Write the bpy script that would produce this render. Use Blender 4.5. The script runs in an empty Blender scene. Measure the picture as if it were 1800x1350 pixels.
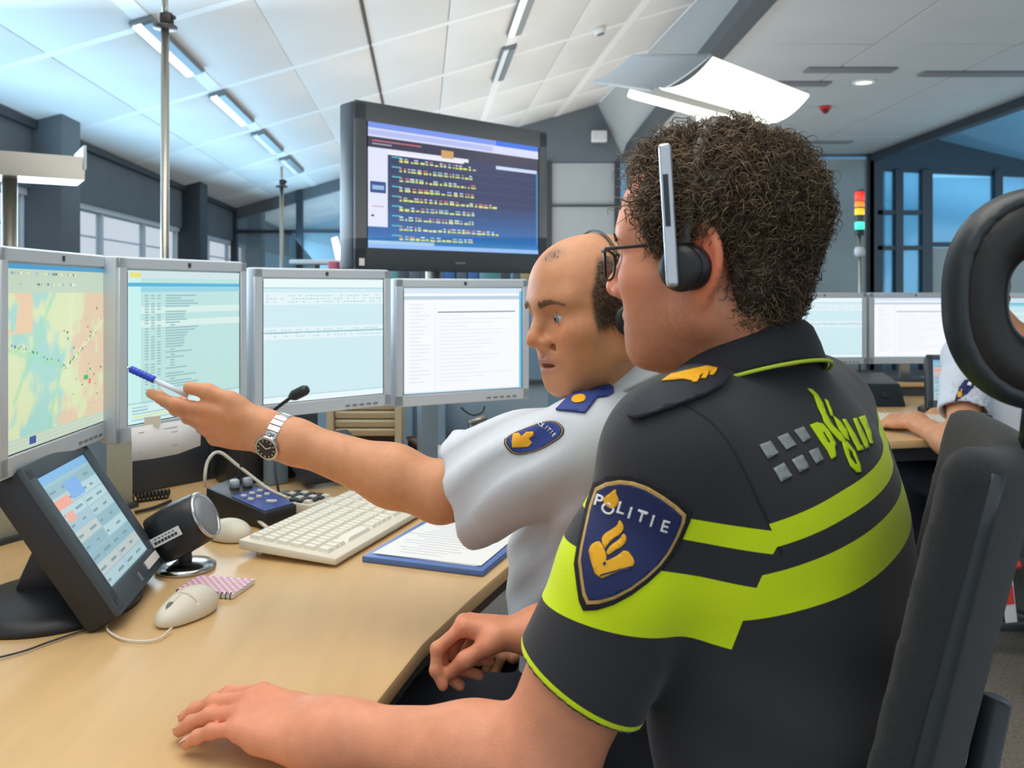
import bpy, bmesh, math, random
import numpy as np
from mathutils import Vector, Matrix, noise as mnoise
from mathutils.bvhtree import BVHTree

# ------------------------------------------------------------------ camera, world, lights, exposure
SC = bpy.context.scene
COL = SC.collection
F_PX, HOR, CAMZ = 1500.0, 510.0, 1.25          # focal length in pixels of the 1800 x 1350 frame, horizon row, lens height
cam = bpy.data.cameras.new('camera')
cam.sensor_fit = 'HORIZONTAL'; cam.sensor_width = 36.0
cam.lens = F_PX / 1800 * 36.0
cam.shift_y = (HOR - 675.0) / 1800.0
cam.clip_start = 0.02
cam.dof.use_dof = True; cam.dof.focus_distance = 1.15; cam.dof.aperture_fstop = 9.0
camo = bpy.data.objects.new('camera', cam); COL.objects.link(camo)
camo.location = (0, 0, CAMZ); camo.rotation_euler = (math.pi / 2, 0, 0)
SC.camera = camo

world = bpy.data.worlds.new('world'); SC.world = world; world.use_nodes = True
bgn = world.node_tree.nodes['Background']
bgn.inputs[0].default_value = (0.80, 0.90, 1.0, 1); bgn.inputs[1].default_value = 0.80

def area(name, loc, target, sx, sy, power, color):
    l = bpy.data.lights.new(name, 'AREA'); l.shape = 'RECTANGLE'; l.size = sx; l.size_y = sy
    l.energy = power; l.color = color
    o = bpy.data.objects.new(name, l); COL.objects.link(o); o.location = loc
    o.rotation_euler = (Vector(target) - Vector(loc)).to_track_quat('-Z', 'Y').to_euler()
    return o
area('daylight_left_windows', (-3.0, 4.4, 1.7), (0.2, 1.3, 1.2), 4.5, 1.3, 100, (0.76, 0.89, 1.0))
area('ceiling_daylight_fill', (-3.15, 8.0, 1.75), (-0.8, 8.0, 3.6), 12.0, 0.8, 150, (0.36, 0.70, 1.0))  # upward panel by the windows, added to wash the ceiling in their blue daylight
area('hall_fill', (-0.6, 1.2, 3.0), (-0.3, 1.4, 0), 2.6, 2.6, 56, (1.0, 0.96, 0.90))  # unseen fill panel added above the near desk, without a fitting
for _i, _y in enumerate((3.6, 7.6, 11.4)):
    area('ceiling_fill_row', (0.4, _y, 1.5), (0.2, _y, 5), 3.0, 3.4, (46, 46, 62)[_i], (1.0, 0.94, 0.86))  # unseen upward panels added to even out the brightness of the sloping ceiling
area('wing_fill', (3.7, 7.5, 1.4), (3.7, 7.5, 5), 3.0, 9.0, 26, (1.0, 0.97, 0.93))  # added upward fill for the flat ceiling, no lamp stands here
area('right_bay_fill', (8.6, 9.0, 1.2), (7.6, 10.0, 3.6), 2.0, 7.0, 160, (0.55, 0.84, 1.0))  # unseen blue fill added to brighten the right vault
area('bay_rooms_fill', (8.0, 16.0, 1.0), (8.0, 17.5, 3.4), 4.0, 3.0, 160, (0.60, 0.86, 1.0))  # blue fill added behind the bay glazing to light the rooms there
area('back_rooms_fill', (0.5, 16.2, 1.2), (0.5, 17.5, 4), 9.0, 3.0, 150, (0.70, 0.88, 1.0))  # unseen fill added to brighten what shows through the far glazing

SC.view_settings.view_transform = 'Standard'; SC.view_settings.look = 'None'
SC.view_settings.exposure = 0.0; SC.view_settings.gamma = 1.0
SC.view_settings.use_curve_mapping = False

# ------------------------------------------------------------------ helpers
rng = random.Random(7)
V = lambda *a: np.array(a, float)
def nrm(v): v = np.asarray(v, float); return v / np.linalg.norm(v)
def P(u, v, Y):                     # the point that stands at depth Y behind frame position (u, v)
    return V((u - 900) / F_PX * Y, Y, CAMZ + (HOR - v) / F_PX * Y)
def D(u, v, z=0.74):                # the point of the level plane z behind frame position (u, v)
    return P(u, v, (CAMZ - z) * F_PX / (v - HOR))
def srgb(r, g, b):
    f = lambda c: (c / 12.92 if c <= 0.04045 else ((c + 0.055) / 1.055) ** 2.4)
    return (f(r / 255), f(g / 255), f(b / 255))

_M = {}
def mat(name, color=(0.5, 0.5, 0.5), rough=0.5, metal=0.0, bump=0.0, bscale=80.0, var=0.0, vscale=8.0,
        emit=0.0, attr=None, stretch=None, spec=0.5, sss=0.0, sheen=0.0, coat=0.0, alpha=1.0, trans=0.0):
    if name in _M: return _M[name]
    m = bpy.data.materials.new(name); m.use_nodes = True
    nt = m.node_tree; N = nt.nodes; L = nt.links; b = N['Principled BSDF']
    c4 = tuple(color) + (1.0,)
    b.inputs['Base Color'].default_value = c4; b.inputs['Roughness'].default_value = rough
    b.inputs['Metallic'].default_value = metal; b.inputs['Specular IOR Level'].default_value = spec
    b.inputs['Coat Weight'].default_value = coat; b.inputs['Alpha'].default_value = alpha
    b.inputs['Transmission Weight'].default_value = trans
    if sheen: b.inputs['Sheen Weight'].default_value = sheen
    if sss:
        b.inputs['Subsurface Weight'].default_value = sss
        b.inputs['Subsurface Radius'].default_value = (1.0, 0.35, 0.2); b.inputs['Subsurface Scale'].default_value = 0.006
    src = None
    if attr:
        a = N.new('ShaderNodeVertexColor'); a.layer_name = attr; src = a.outputs['Color']
        L.new(src, b.inputs['Base Color'])
    tc = mp = None
    if bump or var:
        tc = N.new('ShaderNodeTexCoord'); mp = N.new('ShaderNodeMapping'); L.new(tc.outputs['Object'], mp.inputs['Vector'])
        if stretch: mp.inputs['Scale'].default_value = stretch
    if var:
        n = N.new('ShaderNodeTexNoise'); n.inputs['Scale'].default_value = vscale; n.inputs['Detail'].default_value = 5
        L.new(mp.outputs[0], n.inputs['Vector'])
        mr = N.new('ShaderNodeMapRange'); mr.inputs[1].default_value = 0.3; mr.inputs[2].default_value = 0.7
        mr.inputs[3].default_value = 1 - var; mr.inputs[4].default_value = 1 + var
        L.new(n.outputs['Fac'], mr.inputs[0])
        mx = N.new('ShaderNodeMix'); mx.data_type = 'RGBA'; mx.blend_type = 'MULTIPLY'; mx.inputs[0].default_value = 1
        if src: L.new(src, mx.inputs[6])
        else: mx.inputs[6].default_value = c4
        L.new(mr.outputs[0], mx.inputs[7]); L.new(mx.outputs[2], b.inputs['Base Color'])
    if bump:
        n2 = N.new('ShaderNodeTexNoise'); n2.inputs['Scale'].default_value = bscale; n2.inputs['Detail'].default_value = 4
        L.new(mp.outputs[0], n2.inputs['Vector'])
        bp = N.new('ShaderNodeBump'); bp.inputs['Strength'].default_value = bump; bp.inputs['Distance'].default_value = 0.002
        L.new(n2.outputs['Fac'], bp.inputs['Height']); L.new(bp.outputs[0], b.inputs['Normal'])
    if emit:
        b.inputs['Emission Color'].default_value = c4; b.inputs['Emission Strength'].default_value = emit
        if src: L.new(src, b.inputs['Emission Color']); b.inputs['Base Color'].default_value = (0.02, 0.02, 0.02, 1); 
        if src:
            for l in list(b.inputs['Base Color'].links): L.remove(l)
    _M[name] = m
    return m

class MB:                            # collects shapes, becomes ONE mesh object
    def __init__(s): s.v = []; s.f = []; s.c = []
    def add(s, verts, faces, col=None):
        o = len(s.v); s.v += [tuple(map(float, p)) for p in verts]
        s.f += [tuple(i + o for i in f) for f in faces]; s.c += [col] * len(faces); return s
    def box(s, c, size, R=None, col=None):
        c = np.array(c, float); h = np.array(size, float) / 2
        pts = np.array([[x, y, z] for z in (-1, 1) for y in (-1, 1) for x in (-1, 1)]) * h
        if R is not None: pts = pts @ np.array(R, float).T
        return s.add(pts + c, [(0, 2, 3, 1), (4, 5, 7, 6), (0, 1, 5, 4), (2, 6, 7, 3), (0, 4, 6, 2), (1, 3, 7, 5)], col)
    def bar(s, a, b, w, t, up=(0, 0, 1), col=None):      # box beam from a to b, w across, t along up
        a = np.array(a, float); b = np.array(b, float); x = nrm(b - a); y = nrm(np.cross(up, x)); z = np.cross(x, y)
        return s.box((a + b) / 2, (np.linalg.norm(b - a), w, t), np.stack([x, y, z], 1), col)
    def tube(s, pts, r, n=10, cap=True, closed=False, col=None):
        pts = np.array(pts, float); m = len(pts); r = np.ones(m) * r if np.isscalar(r) else np.array(r, float)
        if closed: T = np.roll(pts, -1, 0) - np.roll(pts, 1, 0)
        else: T = np.gradient(pts, axis=0)
        T /= np.linalg.norm(T, axis=1)[:, None] + 1e-12
        ref = np.array([0, 0, 1.0]) if abs(T[0][2]) < 0.9 else np.array([1.0, 0, 0])
        u = nrm(np.cross(T[0], ref)); vs = []
        for i in range(m):
            u = u - T[i] * np.dot(u, T[i]); u = nrm(u); w = np.cross(T[i], u)
            for k in range(n):
                a = 2 * math.pi * k / n; vs.append(pts[i] + r[i] * (math.cos(a) * u + math.sin(a) * w))
        fs = []
        for i in range(m if closed else m - 1):
            j = (i + 1) % m
            for k in range(n):
                fs.append((i * n + k, i * n + (k + 1) % n, j * n + (k + 1) % n, j * n + k))
        if cap and not closed: fs += [tuple(range(n))[::-1], tuple((m - 1) * n + k for k in range(n))]
        return s.add(vs, fs, col)
    def lathe(s, prof, c=(0, 0, 0), R=None, n=32, col=None):      # profile (r, z) about local z
        c = np.array(c, float); vs = []
        for r, z in prof:
            for k in range(n):
                a = 2 * math.pi * k / n; vs.append((r * math.cos(a), r * math.sin(a), z))
        vs = np.array(vs)
        if R is not None: vs = vs @ np.array(R, float).T
        m = len(prof); fs = [(i * n + k, i * n + (k + 1) % n, (i + 1) * n + (k + 1) % n, (i + 1) * n + k) for i in range(m - 1) for k in range(n)]
        fs += [tuple(range(n))[::-1], tuple((m - 1) * n + k for k in range(n))]
        return s.add(vs + c, fs, col)
    def prism(s, poly, z0, z1, fr=None, col=None):                 # 2D outline extruded along local z; fr = (origin, ex, ey)
        n = len(poly); vs = [(x, y, z0) for x, y in poly] + [(x, y, z1) for x, y in poly]
        if fr is not None:
            o, ex, ey = [np.array(a, float) for a in fr]; ez = np.cross(ex, ey)
            vs = [o + x * ex + y * ey + z * ez for x, y, z in vs]
        fs = [tuple(range(n))[::-1], tuple(range(n, 2 * n))] + [(i, (i + 1) % n, n + (i + 1) % n, n + i) for i in range(n)]
        return s.add(vs, fs, col)
    def quad(s, a, b, c, d, col=None): return s.add([a, b, c, d], [(0, 1, 2, 3)], col)

ROOTLOC = {}
def link(name, me, material, parent=None, loc=None):
    o = bpy.data.objects.new(name, me); COL.objects.link(o)
    if material is not None:
        for m_ in (material if isinstance(material, (list, tuple)) else [material]): me.materials.append(m_)
    if parent is not None: o.parent = parent
    elif loc is not None: o.location = loc
    return o
def part(name, mb, material, parent=None, bevel=0.0, seg=2, smooth=False, at=None, angle=35, attrs=None):
    """one mesh object. Points are in the parent thing's own frame (a thing set on the world origin keeps world points);
    at: origin of a top-level mesh given in world points"""
    me = bpy.data.meshes.new(name)
    vs = np.array(mb.v, float)
    if parent is not None and parent.name in ROOTLOC: vs = vs - ROOTLOC[parent.name]
    elif at is not None: vs = vs - np.array(at, float)
    me.from_pydata(vs.tolist(), [], mb.f); me.update()
    if any(c is not None for c in mb.c):
        ca = me.color_attributes.new('Col', 'FLOAT_COLOR', 'CORNER'); k = 0
        for p, c in zip(me.polygons, mb.c):
            for _ in p.loop_indices: ca.data[k].color = tuple(c or (0.5, 0.5, 0.5)) + (1.0,); k += 1
    if bevel or True:
        bm = bmesh.new(); bm.from_mesh(me)
        bmesh.ops.recalc_face_normals(bm, faces=bm.faces)
        if bevel:
            es = [e for e in bm.edges if len(e.link_faces) == 2 and e.calc_face_angle(0) > math.radians(angle)]
            bmesh.ops.bevel(bm, geom=es, offset=bevel, segments=seg, profile=0.5, affect='EDGES', clamp_overlap=True)
        if any(c is not None for c in mb.c) and not bevel: pass
        bm.to_mesh(me); bm.free()
    if smooth or bevel:
        for p in me.polygons: p.use_smooth = True
        if not smooth or bevel: me.set_sharp_from_angle(angle=math.radians(40))
    o = link(name, me, material, parent, at)
    if parent is not None and parent.name in ROOTLOC: ROOTLOC[o.name] = ROOTLOC[parent.name]
    elif at is not None: ROOTLOC[o.name] = np.array(at, float)
    return o
def flatpart(name, mb, material, parent):        # coloured faces kept as given (screens): no normal recalculation
    me = bpy.data.meshes.new(name); vs = np.array(mb.v, float)
    if parent.name in ROOTLOC: vs = vs - ROOTLOC[parent.name]
    me.from_pydata(vs.tolist(), [], mb.f); me.update()
    ca = me.color_attributes.new('Col', 'FLOAT_COLOR', 'CORNER'); k = 0
    for p, c in zip(me.polygons, mb.c):
        for q in range(p.loop_total):
            cc = c[q] if isinstance(c[0], (tuple, list, np.ndarray)) else c
            ca.data[k].color = (cc[0], cc[1], cc[2], 1.0); k += 1
    return link(name, me, material, parent)
def tag(o, label, cat=None, group=None, kind=None):
    o['label'] = label
    if cat: o['category'] = cat
    if group: o['group'] = group
    if kind: o['kind'] = kind
    return o
def thing(name, label, cat, loc=(0, 0, 0), group=None, rot=None, world=True):
    """an Empty at the thing's base; world=True: its parts are given in world points"""
    o = bpy.data.objects.new(name, None); COL.objects.link(o); o.empty_display_size = 0.05
    o.location = tuple(map(float, loc))
    if rot is not None: o.rotation_euler = rot
    tag(o, label, cat, group)
    if world: ROOTLOC[o.name] = np.array(loc, float)
    return o
def struct(o): o['kind'] = 'structure'; return o
def copy_tree(o, parent=None):
    c = o.copy(); COL.objects.link(c); c.parent = parent
    for ch in list(o.children): copy_tree(ch, c)
    return c

# ------------------------------------------------------------------ signed-distance modelling for people and cushions
class SD:
    bc = None; br = 0.0; mg = 0.06   # current block and margin, for culling
class Node:
    def __init__(s, f, c, R): s.f = f; s.c = np.asarray(c, float); s.R = float(R)
    def __call__(s, p): return s.f(p)
def far(n):
    if SD.bc is None: return False
    a = n.c; b = SD.bc; dx = a[0] - b[0]; dy = a[1] - b[1]; dz = a[2] - b[2]
    return math.sqrt(dx * dx + dy * dy + dz * dz) - n.R > SD.br + SD.mg
def cone(a, b, r1, r2):              # rounded cone
    a = np.asarray(a, float); b = np.asarray(b, float); ba = b - a; l2 = float(ba @ ba) + 1e-12
    rr = r1 - r2; a2 = l2 - rr * rr; il2 = 1.0 / l2
    if a2 <= 1e-10:
        c, r = (a, r1) if r1 > r2 else (b, r2)
        return Node(lambda p: np.linalg.norm(p - c, axis=-1) - r, c, r)
    def f(p):
        pa = p - a; y = pa @ ba; z = y - l2
        q = pa * l2 - y[..., None] * ba; x2 = np.einsum('...i,...i', q, q)
        y2 = y * y * l2; z2 = z * z * l2; k = np.sign(rr) * rr * rr * x2
        d = (np.sqrt(x2 * a2 * il2) + y * rr) * il2 - r1
        d1 = np.sqrt(x2 + z2) * il2 - r2; d2 = np.sqrt(x2 + y2) * il2 - r1
        return np.where(np.sign(z) * a2 * z2 > k, d1, np.where(np.sign(y) * a2 * y2 < k, d2, d))
    return Node(f, (a + b) / 2, math.sqrt(l2) / 2 + max(r1, r2))
def ball(c, r): c = np.asarray(c, float); return Node(lambda p: np.linalg.norm(p - c, axis=-1) - r, c, r)
def ell(c, r, R=None):               # ellipsoid, R columns = its axes
    c = np.asarray(c, float); r = np.asarray(r, float); R = np.eye(3) if R is None else np.asarray(R, float)
    def f(p):
        q = (p - c) @ R; k0 = np.linalg.norm(q / r, axis=-1); k1 = np.linalg.norm(q / (r * r), axis=-1) + 1e-9
        return k0 * (k0 - 1.0) / k1
    return Node(f, c, r.max())
def rbox(c, h, rad, R=None):
    c = np.asarray(c, float); h = np.asarray(h, float) - rad; R = np.eye(3) if R is None else np.asarray(R, float)
    def f(p):
        q = np.abs((p - c) @ R) - h
        return np.linalg.norm(np.maximum(q, 0), axis=-1) + np.minimum(q.max(-1), 0) - rad
    return Node(f, c, np.linalg.norm(h) + rad)
def torus(c, R1, r, R=None, sx=1.0):
    c = np.asarray(c, float); R = np.eye(3) if R is None else np.asarray(R, float)
    def f(p):
        q = (p - c) @ R; q = q / np.array([sx, 1, 1]); a = np.hypot(q[..., 0], q[..., 1]) - R1
        return np.hypot(a, q[..., 2]) - r
    return Node(f, c, (R1 + r) * max(1, sx))
def smin(a, b, k):
    if k <= 0: return np.minimum(a, b)
    h = np.maximum(k - np.abs(a - b), 0) / k
    return np.minimum(a, b) - h * h * k * 0.25
def U(nodes, k=0.0):
    nodes = list(nodes); cs = np.array([n.c for n in nodes]); c = cs.mean(0)
    R = max(np.linalg.norm(n.c - c) + n.R for n in nodes)
    def f(p):
        d = None
        for n in nodes:
            if far(n): continue
            x = n(p); d = x if d is None else smin(d, x, k)
        return np.full(p.shape[:-1], 0.2) if d is None else d
    return Node(f, c, R)
def S(a, b, k=0.0):                  # a minus b
    def f(p):
        d = a(p)
        if far(b): return d
        return -smin(-d, b(p), k)
    return Node(f, a.c, a.R)
def I(a, b, k=0.0): return Node(lambda p: -smin(-a(p), -b(p), k), a.c, a.R)
def plane(o, n):
    o = np.asarray(o, float); n = nrm(n); return Node(lambda p: (p - o) @ n, o, 1e6)
def disp(a, fn): return Node(lambda p: a(p) + fn(p), a.c, a.R + 0.01)
def grow(a, r): return Node(lambda p: a(p) - r, a.c, a.R + r)

def polygonize(f, lo, hi, h, B=20):
    lo = np.asarray(lo, float); dims = np.ceil((np.asarray(hi, float) - lo) / h).astype(int)
    nb = -(-dims // B); big = nb * B + 4
    cid = lambda i, j, k: ((i + 1).astype(np.int64) * (big[1] + 2) + (j + 1)) * (big[2] + 2) + (k + 1)
    ids, pos, quads = [], [], []
    ax = np.arange(B + 1) * h; G = np.stack(np.meshgrid(ax, ax, ax, indexing='ij'), -1)
    rad = B * h * math.sqrt(3) / 2
    cx = np.array([[x, y, z] for x in (0, 1) for y in (0, 1) for z in (0, 1)])
    ed = [(a, b) for a in range(8) for b in range(a + 1, 8) if np.abs(cx[a] - cx[b]).sum() == 1]
    bis = np.array(list(np.ndindex(*nb))); SD.bc = None
    dcs = f(lo + bis * (B * h) + B * h / 2)
    for bi in bis[np.abs(dcs) < rad * 1.25 + 0.012]:
        b0 = np.array(bi) * B; o = lo + b0 * h
        SD.bc = o + B * h / 2; SD.br = rad
        D_ = f((G + o).reshape(-1, 3)).reshape(B + 1, B + 1, B + 1)
        s = D_ < 0
        if s.all() or not s.any(): continue
        cor = np.stack([s[x:B + x, y:B + y, z:B + z] for x, y, z in cx], -1); n_in = cor.sum(-1)
        ii, jj, kk = np.nonzero((n_in > 0) & (n_in < 8))
        dv = np.stack([D_[ii + x, jj + y, kk + z] for x, y, z in cx], -1)
        acc = np.zeros((len(ii), 3)); cnt = np.zeros(len(ii))
        for a, b in ed:
            da, db = dv[:, a], dv[:, b]; m = (da < 0) != (db < 0)
            t = np.where(m, da / np.where(m, da - db, 1), 0)
            acc += np.where(m[:, None], cx[a] + t[:, None] * (cx[b] - cx[a]), 0); cnt += m
        pos.append((acc / cnt[:, None] + np.stack([ii, jj, kk], -1)) * h + o)
        ids.append(cid(ii + b0[0], jj + b0[1], kk + b0[2]))
        for axd in range(3):
            sl0 = [slice(0, B)] * 3; sl1 = [slice(0, B)] * 3; sl1[axd] = slice(1, B + 1)
            a, b = s[tuple(sl0)], s[tuple(sl1)]
            e = np.stack(np.nonzero(a != b), -1)
            if not len(e): continue
            inside = a[tuple(e.T)]; g = e + b0; u_, v_ = [(1, 2), (2, 0), (0, 1)][axd]
            du = np.zeros(3, int); du[u_] = 1; dv_ = np.zeros(3, int); dv_[v_] = 1
            q = np.stack([cid(*(g - du - dv_).T), cid(*(g - dv_).T), cid(*g.T), cid(*(g - du).T)], -1)
            q[~inside] = q[~inside][:, ::-1]
            quads.append(q)
    SD.bc = None
    ids = np.concatenate(ids); pos = np.concatenate(pos); quads = np.concatenate(quads)
    o = np.argsort(ids); sid = ids[o]; k = np.searchsorted(sid, quads); k = np.minimum(k, len(sid) - 1)
    ok = (sid[k] == quads).all(1)
    return pos[o], k[ok]
def sdf_mesh(name, node, lo, hi, h, material, parent=None, relax=1, attrs=None, cols=None, at=None, mg=0.06):
    SD.mg = mg; v, q = polygonize(node, lo, hi, h)
    for _ in range(relax):           # even out the facets a little
        acc = np.zeros_like(v); cnt = np.zeros(len(v))
        for a, b in ((0, 1), (1, 2), (2, 3), (3, 0)):
            np.add.at(acc, q[:, a], v[q[:, b]]); np.add.at(cnt, q[:, a], 1)
        v = v * 0.5 + 0.5 * acc / np.maximum(cnt, 1)[:, None]
    me = bpy.data.meshes.new(name); off = np.zeros(3)
    if parent is not None and parent.name in ROOTLOC: off = ROOTLOC[parent.name]
    elif at is not None: off = np.array(at, float)
    vv = (v - off).astype(np.float32)
    me.vertices.add(len(v)); me.vertices.foreach_set('co', vv.ravel())
    me.loops.add(len(q) * 4); me.loops.foreach_set('vertex_index', q.ravel().astype(np.int32))
    me.polygons.add(len(q)); me.polygons.foreach_set('loop_start', np.arange(0, len(q) * 4, 4, dtype=np.int32))
    me.update(calc_edges=True); me.validate()
    for nm, fn in (attrs or {}).items():
        a = me.attributes.new(nm, 'FLOAT', 'POINT'); a.data.foreach_set('value', fn(v).astype(np.float32))
    if cols is not None:
        a = me.color_attributes.new('Col', 'FLOAT_COLOR', 'POINT'); c = cols(v)
        a.data.foreach_set('color', np.concatenate([c, np.ones((len(c), 1))], 1).astype(np.float32).ravel())
    me.polygons.foreach_set('use_smooth', np.ones(len(q), bool))
    o = link(name, me, material, parent, at)
    if parent is not None and parent.name in ROOTLOC: ROOTLOC[o.name] = ROOTLOC[parent.name]
    elif at is not None: ROOTLOC[o.name] = np.array(at, float)
    return o, BVHTree.FromPolygons(v.tolist(), q.tolist()), v
def strands(name, pts, rad, cols, material, parent):
    """thin three-sided strands, pts (n, K, 3), as one mesh"""
    n, K = pts.shape[:2]; T = np.gradient(pts, axis=1); T /= np.linalg.norm(T, axis=2)[..., None] + 1e-9
    ref = np.array([.3, .5, .81]); u = np.cross(T, ref); u /= np.linalg.norm(u, axis=2)[..., None] + 1e-9; w = np.cross(T, u)
    v = np.stack([pts + rad[..., None] * (math.cos(a) * u + math.sin(a) * w) for a in (0, 2.094, 4.189)], 2) - ROOTLOC[parent.name]
    ix = np.arange(n * K * 3).reshape(n, K, 3); q = np.stack([np.stack([ix[:, :-1, k], ix[:, :-1, (k + 1) % 3], ix[:, 1:, (k + 1) % 3], ix[:, 1:, k]], -1) for k in range(3)], 2).reshape(-1, 4)
    me = bpy.data.meshes.new(name); me.vertices.add(n * K * 3); me.vertices.foreach_set('co', v.astype(np.float32).ravel())
    me.loops.add(len(q) * 4); me.loops.foreach_set('vertex_index', q.ravel().astype(np.int32))
    me.polygons.add(len(q)); me.polygons.foreach_set('loop_start', np.arange(0, len(q) * 4, 4, dtype=np.int32)); me.update(calc_edges=True)
    a = me.color_attributes.new('Col', 'FLOAT_COLOR', 'POINT'); c = np.repeat(np.concatenate([cols, np.ones((n, 1))], 1), K * 3, 0); a.data.foreach_set('color', c.astype(np.float32).ravel())
    me.polygons.foreach_set('use_smooth', np.ones(len(q), bool))
    o = link(name, me, material, parent); ROOTLOC[o.name] = ROOTLOC[parent.name]; o['kind'] = 'stuff'; return o
def trace(node, o, d, n=40, t0=0.0, sg=1.0):      # march rays o + t d to the surface, all at once
    SD.bc = None; t = np.full(len(d), t0)
    for _ in range(n): t = t + sg * node(o + d * t[:, None]) * .9
    return o + d * t[:, None]
def pix_hit(node, u, v):
    d = nrm(V((u - 900) / F_PX, 1, (HOR - v) / F_PX)); return trace(node, V(0, 0, CAMZ)[None], d[None], 60, .45)[0]
def vnoise(p, s, seed=0.0):           # cheap smooth noise from sines
    q = p * s + seed
    return (np.sin(q[..., 0] + 1.7 * np.sin(q[..., 1] * 0.9 + 1)) + np.sin(q[..., 1] * 1.1 + 1.3 * np.sin(q[..., 2] * 0.8)) +
            np.sin(q[..., 2] * 0.9 + 1.5 * np.sin(q[..., 0] * 1.2 + 2))) / 3
def sstep(x, a, b): t = np.clip((x - a) / (b - a), 0, 1); return t * t * (3 - 2 * t)

# ------------------------------------------------------------------ flat prints laid onto a curved surface
def poly_mesh(polys):
    """list of 2D outlines (even-odd filled) -> 2D triangles"""
    cu = bpy.data.curves.new('tmp', 'CURVE'); cu.dimensions = '2D'; cu.fill_mode = 'BOTH'
    for pl in polys:
        sp = cu.splines.new('POLY'); sp.points.add(len(pl) - 1); sp.use_cyclic_u = True
        for pt, (x, y) in zip(sp.points, pl): pt.co = (x, y, 0, 1)
    return curve_tris(cu)
def curve_tris(cu):
    o = bpy.data.objects.new('tmp', cu); COL.objects.link(o)
    me = bpy.data.meshes.new_from_object(o.evaluated_get(bpy.context.evaluated_depsgraph_get()))
    bpy.data.objects.remove(o); return me
def text_mesh(txt, bold=0.0):
    cu = bpy.data.curves.new('tmp', 'FONT'); cu.body = txt; cu.fill_mode = 'BOTH'; cu.offset = bold; cu.resolution_u = 3
    return curve_tris(cu)
def lay(name, me2d, xf, bvh, material, parent, lift=0.0015, step=8.0, thick=0.0012, origin=None):
    """me2d: flat outlines; xf maps 2D to frame positions; every point is cast onto the surface and the print is cut on a grid so that it bends with it"""
    bm = bmesh.new(); bm.from_mesh(me2d)
    for v_ in bm.verts:
        x, y = xf(v_.co.x, v_.co.y); v_.co = (x, y, 0)
    xs = [v_.co.x for v_ in bm.verts]; ys = [v_.co.y for v_ in bm.verts]
    for axn, lo_, hi_ in ((0, min(xs), max(xs)), (1, min(ys), max(ys))):
        t = lo_ + step
        while t < hi_:
            co = [0, 0, 0]; co[axn] = t; no = [0, 0, 0]; no[axn] = 1
            bmesh.ops.bisect_plane(bm, geom=bm.verts[:] + bm.edges[:] + bm.faces[:], plane_co=co, plane_no=no); t += step
    o0 = Vector((0, 0, CAMZ)); bad = []
    for v_ in bm.verts:
        d = Vector(((v_.co.x - 900) / F_PX, 1.0, (HOR - v_.co.y) / F_PX)).normalized()
        hit, n, _, _ = bvh.ray_cast(o0, d)
        if hit is None: bad.append(v_); continue
        if n.dot(d) > 0: n = -n
        v_.co = hit + n * lift
    bmesh.ops.delete(bm, geom=bad, context='VERTS')
    bm.normal_update()
    up = sum((f.normal.dot(Vector((0, -1, 0))) for f in bm.faces))
    if up < 0: bmesh.ops.reverse_faces(bm, faces=bm.faces[:])
    off = ROOTLOC.get(parent.name, np.zeros(3))
    for v_ in bm.verts: v_.co -= Vector(off)
    me = bpy.data.meshes.new(name); bm.to_mesh(me); bm.free()
    for p in me.polygons: p.use_smooth = True
    o = link(name, me, material, parent); ROOTLOC[o.name] = off
    if thick:
        md = o.modifiers.new('thick', 'SOLIDIFY'); md.thickness = thick; md.offset = -1
    return o
# ------------------------------------------------------------------ the hall
M_dark = mat('slate_paint', srgb(100, 108, 114), 0.6, var=0.06, vscale=3)
M_frame = mat('dark_frame', srgb(52, 60, 68), 0.5)
M_white = mat('white_panel', srgb(232, 232, 230), 0.55, var=0.02, vscale=2, bump=0.05, bscale=300)
M_joint = mat('joint_white', srgb(246, 246, 244), 0.5)
M_grey = mat('grey_panel', srgb(184, 188, 190), 0.6, var=0.03, vscale=2)
M_glass = mat('pane_glass', (0.75, 0.86, 0.92), 0.05, trans=0.0, alpha=0.07, spec=0.6)
M_bluewall = mat('pale_blue_wall', srgb(120, 170, 196), 0.7)
M_slot = mat('slot_dark', srgb(120, 124, 128), 0.6)

fl = MB(); fl.box((1.0, 8, -0.05), (18, 24, 0.1))
floor = part('floor', fl, mat('carpet', srgb(116, 108, 96), 0.95, bump=0.9, bscale=260, var=0.28, vscale=90)); struct(floor)
tag(floor, 'mottled brown grey carpet floor of the control room')

YF = 13.4
def XW(Y): return -3.6 - 0.105 * (Y - 6.05)          # left wall line
WD = nrm(V(-0.105, 1, 0)); WN = V(WD[1], -WD[0], 0)  # along the wall, into the room
# left wall: parapet, band over the windows, piers
wl = MB()
def wseg(m, y0, y1, z0, z1, t, off=0.0):
    a = V(XW(y0), y0, (z0 + z1) / 2) - WN * (t / 2 - off); b = V(XW(y1), y1, (z0 + z1) / 2) - WN * (t / 2 - off)
    m.bar(a, b, t, z1 - z0)
wseg(wl, -1, 19, 0, 0.95, 0.2); wseg(wl, -1, 19, 2.02, 2.62, 0.2)
wall_left = part('wall_left', wl, M_dark); struct(wall_left); tag(wall_left, 'slate grey side wall with a band of windows')
for y in (2.6, 6.65, 10.7, 14.7):
    c = MB(); wseg(c, y - 0.18, y + 0.18, 0, 2.66, 0.3, off=0.22)
    part('pier', c, M_frame if y != 6.65 else M_dark, wall_left, bevel=0.01)
tr = MB(); wseg(tr, -1, 19, 2.47, 2.53, 0.06, off=0.05)
struct(part('trim_1', tr, M_frame)); 
M_wframe = mat('window_frame_white', srgb(214, 226, 236), 0.5)
nwin = 0
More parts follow.
